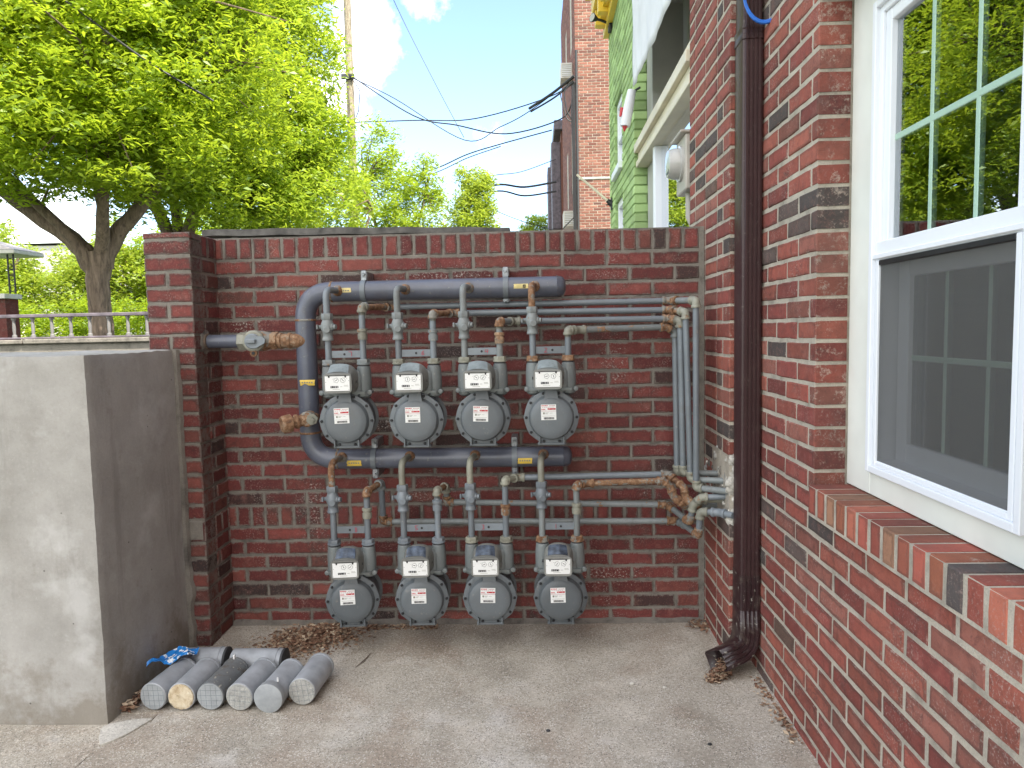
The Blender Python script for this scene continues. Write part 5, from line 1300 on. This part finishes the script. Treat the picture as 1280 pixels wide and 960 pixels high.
# ================================================================== LEFT BACKGROUND
rw = empty('retaining_wall', (-8, 3.8, 0), 'low grey retaining wall with a coping beyond the stucco block', 'low wall')
mb = MB(); mb.box(-4, 3.9, -.1, .2, -.16, 1.33, 'mortar_old', .01); mb.obj('wall', rw, 30)
mb = MB(); mb.box(-4, 2.1, -.14, .24, 1.332, 1.375, 'mortar_old', .008); mb.box(2.112, 3.95, -.14, .24, 1.332, 1.378, 'mortar_old', .008); mb.obj('coping', rw, 30)
rl = empty('balustrade', (-8, 3.9, 1.375), 'low grey railing with slim balusters on the retaining wall', 'railing')
mb = MB(); mb.box(-4, 3.9, -.03, .05, .225, .26, 'rail', .006); mb.obj('top_rail', rl, 30)
mb = MB(); mb.box(-4, 3.9, -.03, .05, .005, .025, 'rail', .004); mb.obj('bottom_rail', rl, 30)
prof = [(0, .022), (.02, .022), (.03, .013), (.10, .017), (.17, .013), (.18, .022), (.20, .022)]
m_ = MB(); m_.rev((0, 0, 0), (0, 0, 1), prof, 'baluster', 14); bme = m_.mesh('baluster')
for k in range(40):
    b_ = link('baluster', bme, rl); b_.location = (-3.95+k*.2, .01, .025)

def leaves(name, clumps, per, size, spread, mat, parent, droop=.6, cs=None):
    n = len(clumps)*per; Cn = np.repeat(np.array(clumps), per, axis=0)
    g = RNG.normal(size=(n, 3)); g /= np.linalg.norm(g, axis=1)[:, None]; rad = RNG.random(n)**(1/2.2)
    P = Cn + g*rad[:, None]*np.array(spread)
    P[:, 2] -= droop*spread[0]*.6*(np.hypot(P[:, 0]-Cn[:, 0], P[:, 1]-Cn[:, 1])/spread[0])**2
    az = RNG.random(n)*2*PI; dz = -RNG.random(n)*.9*droop*1.4+.15
    d = np.stack([np.cos(az), np.sin(az), dz], 1); d /= np.linalg.norm(d, axis=1)[:, None]
    t = RNG.normal(size=(n, 3))*.6+np.array([0, 0, 1]); s_ = np.cross(d, t); s_ /= np.linalg.norm(s_, axis=1)[:, None]
    L = size*(.65+.7*RNG.random(n))[:, None]; W = L*(.12+.08*RNG.random(n))[:, None]
    up = np.cross(s_, d)
    V = np.stack([P-d*L*.5, P+s_*W-d*L*.08+up*W*.25, P+d*L*.5-np.array([0, 0, 1])*L*.12, P-s_*W-d*L*.08+up*W*.25], 1).reshape(-1, 3)
    me = bpy.data.meshes.new(name); me.vertices.add(n*4); me.vertices.foreach_set('co', V.astype(np.float32).ravel())
    me.loops.add(n*4); me.loops.foreach_set('vertex_index', np.arange(n*4, dtype=np.int32))
    me.polygons.add(n); me.polygons.foreach_set('loop_start', np.arange(0, n*4, 4, dtype=np.int32)); me.polygons.foreach_set('loop_total', np.full(n, 4, np.int32))
    me.update(calc_edges=True)
    cr = np.repeat(RNG.random(len(clumps)), per)
    at_ = me.attributes.new('rnd', 'FLOAT', 'FACE'); at_.data.foreach_set('value', np.clip(.62*cr+.38*RNG.random(n), 0, 1).astype(np.float32))
    me.materials.append(M[mat]); return link(name, me, parent)
def blobs(bl, dens, shell=.55):
    out_ = []
    for (cx, cy, cz, rx, ry, rz) in bl:
        k = int(dens*(rx*ry+ry*rz+rx*rz))
        for _ in range(k):
            v = RNG.normal(size=3); v /= np.linalg.norm(v); r_ = 1-(RNG.random()**1.3)*shell
            lob = 1+.16*math.sin(v[0]*6+cx*3)*math.cos(v[2]*5+cy)+.09*math.sin(v[1]*13+cz*7)
            out_.append((cx+v[0]*rx*r_*lob, cy+v[1]*ry*r_*lob, cz+v[2]*rz*r_*lob))
    return out_
def tree(name, base, label, limbs, bl, dens, per, size, spread, mat, twigs=60, trunk_r=.17, group=None, zmin=None, keep=None, shell=.55):
    t = empty(name, base, label, 'tree', group); B = Vector(base)
    mb = MB()
    for pts, rs in limbs:
        P = [Vector(p)-B for p in pts]; Q = [P[0]*2-P[1]]+P+[P[-1]*2-P[-2]]; out_ = []; ro = []
        for i in range(1, len(Q)-2):
            for k in range(5):
                u_ = k/5; a_, b_, c_, d_ = Q[i-1], Q[i], Q[i+1], Q[i+2]
                out_.append(.5*((2*b_)+(-a_+c_)*u_+(2*a_-5*b_+4*c_-d_)*u_*u_+(-a_+3*b_-3*c_+d_)*u_**3)+Vector((random.uniform(-1, 1), random.uniform(-1, 1), 0))*rs[i-1]*.12)
                ro.append(rs[i-1]*(1-u_)+rs[i]*u_)
        out_.append(P[-1]); ro.append(rs[-1]); mb.tube(out_, ro, 'bark', 12)
    cl = blobs(bl, dens, shell)
    if zmin: cl = [c for c in cl if c[2] > zmin(c[0], c[1])]
    tips = [Vector(p) for pts, rs in limbs for p in pts[2:]]
    if tips:
        for _ in range(twigs):
            c = Vector(cl[int(RNG.random()*len(cl))]); s_ = min(tips, key=lambda q: (q-c).length+random.random()*.8)
            md = s_.lerp(c, .5)+Vector((random.uniform(-.2, .2), random.uniform(-.2, .2), .15))
            mb.tube([s_-B, md-B, c-B], [.03*trunk_r/.17+.004, .016, .006], 'bark', 6)
    mb.obj('trunk', t, 50)
    cl = [(c[0]-B.x, c[1]-B.y, c[2]-B.z) for c in cl]
    leaves('crown', cl, per, size, spread, mat, t); return t
GT = 'leafy spring trees along the street'
tree('broad_tree', (-7.0, 6.75, -.15), 'big spreading lime green tree at the left with a thick forked trunk',
     [([(-7.0, 6.75, -.15), (-7.02, 6.75, 1.0), (-7.0, 6.75, 1.9), (-6.97, 6.75, 2.6)], [.25, .165, .15, .17]),
      ([(-7.02, 6.75, 2.35), (-7.3, 6.7, 2.78), (-7.72, 6.6, 3.1), (-8.35, 6.5, 3.62), (-9.3, 6.3, 4.3)], [.15, .125, .105, .09, .05]),
      ([(-6.95, 6.75, 2.4), (-6.72, 6.8, 2.85), (-6.42, 6.8, 3.15), (-6.0, 6.9, 3.8), (-5.5, 7, 5.0)], [.16, .12, .10, .075, .04]),
      ([(-6.97, 6.8, 2.5), (-6.98, 6.9, 3.0), (-7.15, 7.0, 4.0), (-7.3, 7, 5.5), (-7.2, 7, 7)], [.08, .045, .04, .035, .025]),
      ([(-7.05, 6.7, 2.45), (-7.35, 6.5, 2.95), (-7.9, 6.2, 3.7), (-8.3, 5.9, 4.8)], [.11, .07, .06, .04]),
      ([(-6.9, 6.7, 2.6), (-6.5, 6.2, 3.4), (-6.2, 5.8, 4.4), (-5.9, 5.6, 5.6)], [.10, .07, .055, .035])],
     [(-8.6, 6.3, 5.7, 2.1, 1.9, 1.9), (-7.0, 5.7, 5.2, 2.1, 1.7, 1.8), (-5.6, 6.6, 5.3, 1.6, 1.7, 2.0), (-7.2, 6.8, 7.3, 2.8, 2.4, 1.9), (-10.3, 6.6, 6.0, 1.8, 1.6, 2.0), (-5.2, 6.2, 7.2, 1.3, 1.5, 1.7), (-5.9, 5.9, 4.1, 1.1, 1.0, .9), (-7.3, 5.6, 4.1, 1.9, 1.1, .95), (-8.9, 5.9, 4.7, 1.3, 1.1, .9), (-6.4, 7.6, 3.9, 1.5, .9, .9)],
     60, 44, .105, (.26, .26, .15), 'leaf_a', 190, zmin=lambda x, y: (2.95 if x > -7.7 else 3.45) - (6.75-y)*.10)
tree('broad_tree', (-6.95, 9.2, -.15), 'second bright green tree whose stems fork just behind the brick pier',
     [([(-6.95, 9.2, -.15), (-6.95, 9.2, 1.5), (-6.95, 9.2, 2.6)], [.24, .19, .18]),
      ([(-6.95, 9.2, 2.4), (-6.8, 9.1, 3.2), (-6.35, 9, 4.2), (-5.9, 8.9, 5.4)], [.14, .11, .09, .05]),
      ([(-7.0, 9.2, 2.4), (-7.2, 9.1, 3.3), (-7.45, 9, 3.9), (-7.9, 9, 5)], [.14, .11, .09, .05]),
      ([(-6.95, 9.2, 2.5), (-7.0, 9.1, 3.5), (-7.0, 9, 4.5), (-6.8, 9, 6)], [.12, .09, .07, .04]),
      ([(-6.8, 9.2, 2.6), (-6.2, 9.2, 3.2), (-5.4, 9.3, 3.7), (-4.6, 9.4, 4.3)], [.10, .07, .05, .03])],
     [(-5.7, 8.9, 5.6, 1.6, 1.5, 2.0), (-7.0, 9.2, 5.6, 1.9, 1.6, 1.9), (-5.0, 9.0, 4.1, 1.2, 1.1, 1.1), (-5.0, 9.0, 6.6, 1.0, 1.2, 1.7), (-6.1, 9.0, 7.7, 1.8, 1.6, 1.6), (-4.5, 9.3, 4.9, .7, .8, .8), (-8.8, 9.4, 6.0, 1.6, 1.4, 1.8), (-6.6, 8.5, 4.2, 1.6, .8, .9), (-5.4, 8.6, 3.6, 1.2, .8, .8)],
     56, 40, .11, (.26, .26, .15), 'leaf_b', 150, zmin=lambda x, y: (3.75 if x < -6.1 else 2.75))
def small(base, label, bl, h, dens=46, per=34, size=.14, sp=(.30, .30, .20), mat='leaf_b', name='small_tree', w=1.):
    x, y, _ = base
    tree(name, base, label, [([(x, y, -.15), (x+.05, y, h*.3), (x, y, h*.6)], [.14*w, .11*w, .07*w]), ([(x, y, h*.4), (x+.5*w, y, h*.6), (x+.9*w, y, h*.8)], [.07*w, .05*w, .02*w]), ([(x, y, h*.4), (x-.5*w, y, h*.65), (x-.8*w, y, h*.85)], [.07*w, .05*w, .02*w])],
         bl, dens, per, size, sp, mat, 50 if w == 1 else 14, .14*w, GT)
small((-5.6, 14.2, -.15), 'bushy green tree left of the utility pole foot, behind the second big tree', [(-6.9, 14, 4.8, 1.3, 1.0, 1.4), (-5.7, 14, 4.5, 1.1, 1, 1.1), (-6.1, 14.2, 5.6, .7, .7, .9)], 5.5, size=.12)
small((-4.6, 16.5, -.15), 'airy green tree right of the utility pole with a pointed top', [(-4.9, 16.3, 5.0, 1.1, 1.0, 1.5), (-4.0, 16.3, 4.7, .9, .9, 1.2), (-4.85, 16.3, 6.4, .5, .5, .8), (-3.6, 16.2, 5.4, .45, .5, .7)], 6.5, size=.12)
small((-2.12, 12.55, -.15), 'narrow soft green tree standing alone against the sky', [(-2.12, 12.55, 4.05, .44, .42, 1.05), (-2.12, 12.55, 3.6, .62, .55, .7), (-1.92, 12.5, 4.4, .3, .3, .5)], 4.9, 150, 34, .085, (.17, .17, .13), 'leaf_c', w=.22)
small((-.55, 32, -.15), 'little yellow green tree top peeking over the wall cap near the apartment block', [(-.55, 32, 6.15, .95, .8, .85), (-.55, 32, 5, 1.3, 1, 1.3)], 6.8, 60, 30, .15, (.3, .3, .2), 'leaf_b')
small((-16.5, 17, -.15), 'green tree behind the porch at the far left edge', [(-17.6, 17, 3.6, 1.6, 1.2, 2.0), (-16.4, 17.4, 2.8, 1.2, 1.2, 1.4), (-19, 17, 4.6, 1.6, 1.2, 1.6)], 5, 75, 30, .16, (.34, .34, .24), 'leaf_c')
small((-13.9, 18, -.15), 'low green tree seen left of the big trunk', [(-14.4, 18, 2.8, 1.2, 1.0, 1.5), (-13.4, 18, 3.2, 1.1, 1.0, 1.6)], 4.5, 80, 30, .15, (.34, .34, .24), 'leaf_c')
small((-11.6, 18.5, -.15), 'green tree seen between the big trunk and the brick pier', [(-11.8, 18.5, 3.2, 1.3, 1.1, 1.9), (-10.6, 18.5, 3.4, 1.2, 1.1, 1.9)], 5, 80, 30, .15, (.34, .34, .24), 'leaf_b')
hd_ = empty('hedge', (-12.5, 14.5, -.15), 'bright green hedge running behind the low wall and the big trunk', 'hedge')
mb = MB()
for k in range(9): mb.tube([(-4.6+k*1.1, 0, 0), (-4.5+k*1.1, 0, 1.6)], [.05, .02], 'bark', 6)
mb.obj('stems', hd_)
leaves('foliage', blobs([(-5+k*.9, 0, 1.35, .8, .5, 1.25+.15*math.sin(k*2.3)) for k in range(13)], 95, .5), 26, .11, (.2, .2, .15), 'leaf_a', hd_)
# porch
po = empty('porch', (-12.95, 11.6, 0), 'little porch with a pale flat roof and a lattice post at the left edge', 'porch')
mb = MB(); mb.box(-2.5, 1.70, -.75, .15, 3.12, 3.20, 'siding', .01); vs = [(-2.5, -.75, 3.202), (1.70, -.75, 3.202), (1.70, .15, 3.202), (-2.5, .15, 3.202), (-2.5, .15, 3.95), (-.8, .15, 3.95)]
mb.add(vs, [(0, 1, 5, 4), (1, 2, 5), (2, 3, 4, 5), (3, 0, 4)], 'roof'); mb.obj('roof', po, 30)
mb = MB()
for dx in (0, .12): mb.box(1.42+dx, 1.445+dx, -.6, -.575, 2.32, 3.12, 'black')
for k in range(7): mb.tube([(1.43, -.588, 2.34+k*.11), (1.555, -.588, 2.40+k*.11)], .006, 'black', 5); mb.tube([(1.555, -.588, 2.34+k*.11), (1.43, -.588, 2.40+k*.11)], .006, 'black', 5)
mb.obj('lattice_post', po, 0)
mb = MB(); mb.box(-2.5, 1.40, -.7, -.2, 2.22, 2.32, 'siding', .01); mb.obj('deck', po, 30)
mb = MB(); mb.box(-2.5, 1.34, -.62, -.25, -.1, 2.22, 'brick_old'); mb.obj('base', po, 0)
gr_ = empty('gabled_house', (-18.6, 24, 0), 'pale gabled house far behind the porch', 'house')
mb = MB(); mb.add([(-2.2, 0, -.1), (1.6, 0, -.1), (1.6, 0, 3.4), (.3, 0, 5.0), (-2.2, 0, 5.0), (-2.2, 5, -.1), (1.6, 5, -.1), (1.6, 5, 3.4), (.3, 5, 5.0), (-2.2, 5, 5.0)], [(0, 1, 2, 3, 4), (9, 8, 7, 6, 5), (0, 5, 6, 1), (1, 6, 7, 2), (4, 9, 5, 0)], 'siding'); mb.obj('wall', gr_, 0)
mb = MB(); mb.add([(1.75, -.15, 3.30), (.3, -.15, 5.08), (.3, 5.1, 5.08), (1.75, 5.1, 3.30), (-2.2, -.15, 5.08), (-2.2, 5.1, 5.08)], [(0, 1, 2, 3), (1, 4, 5, 2)], 'roof'); mb.obj('roof', gr_, 0)
print('objects', len(bpy.data.objects))
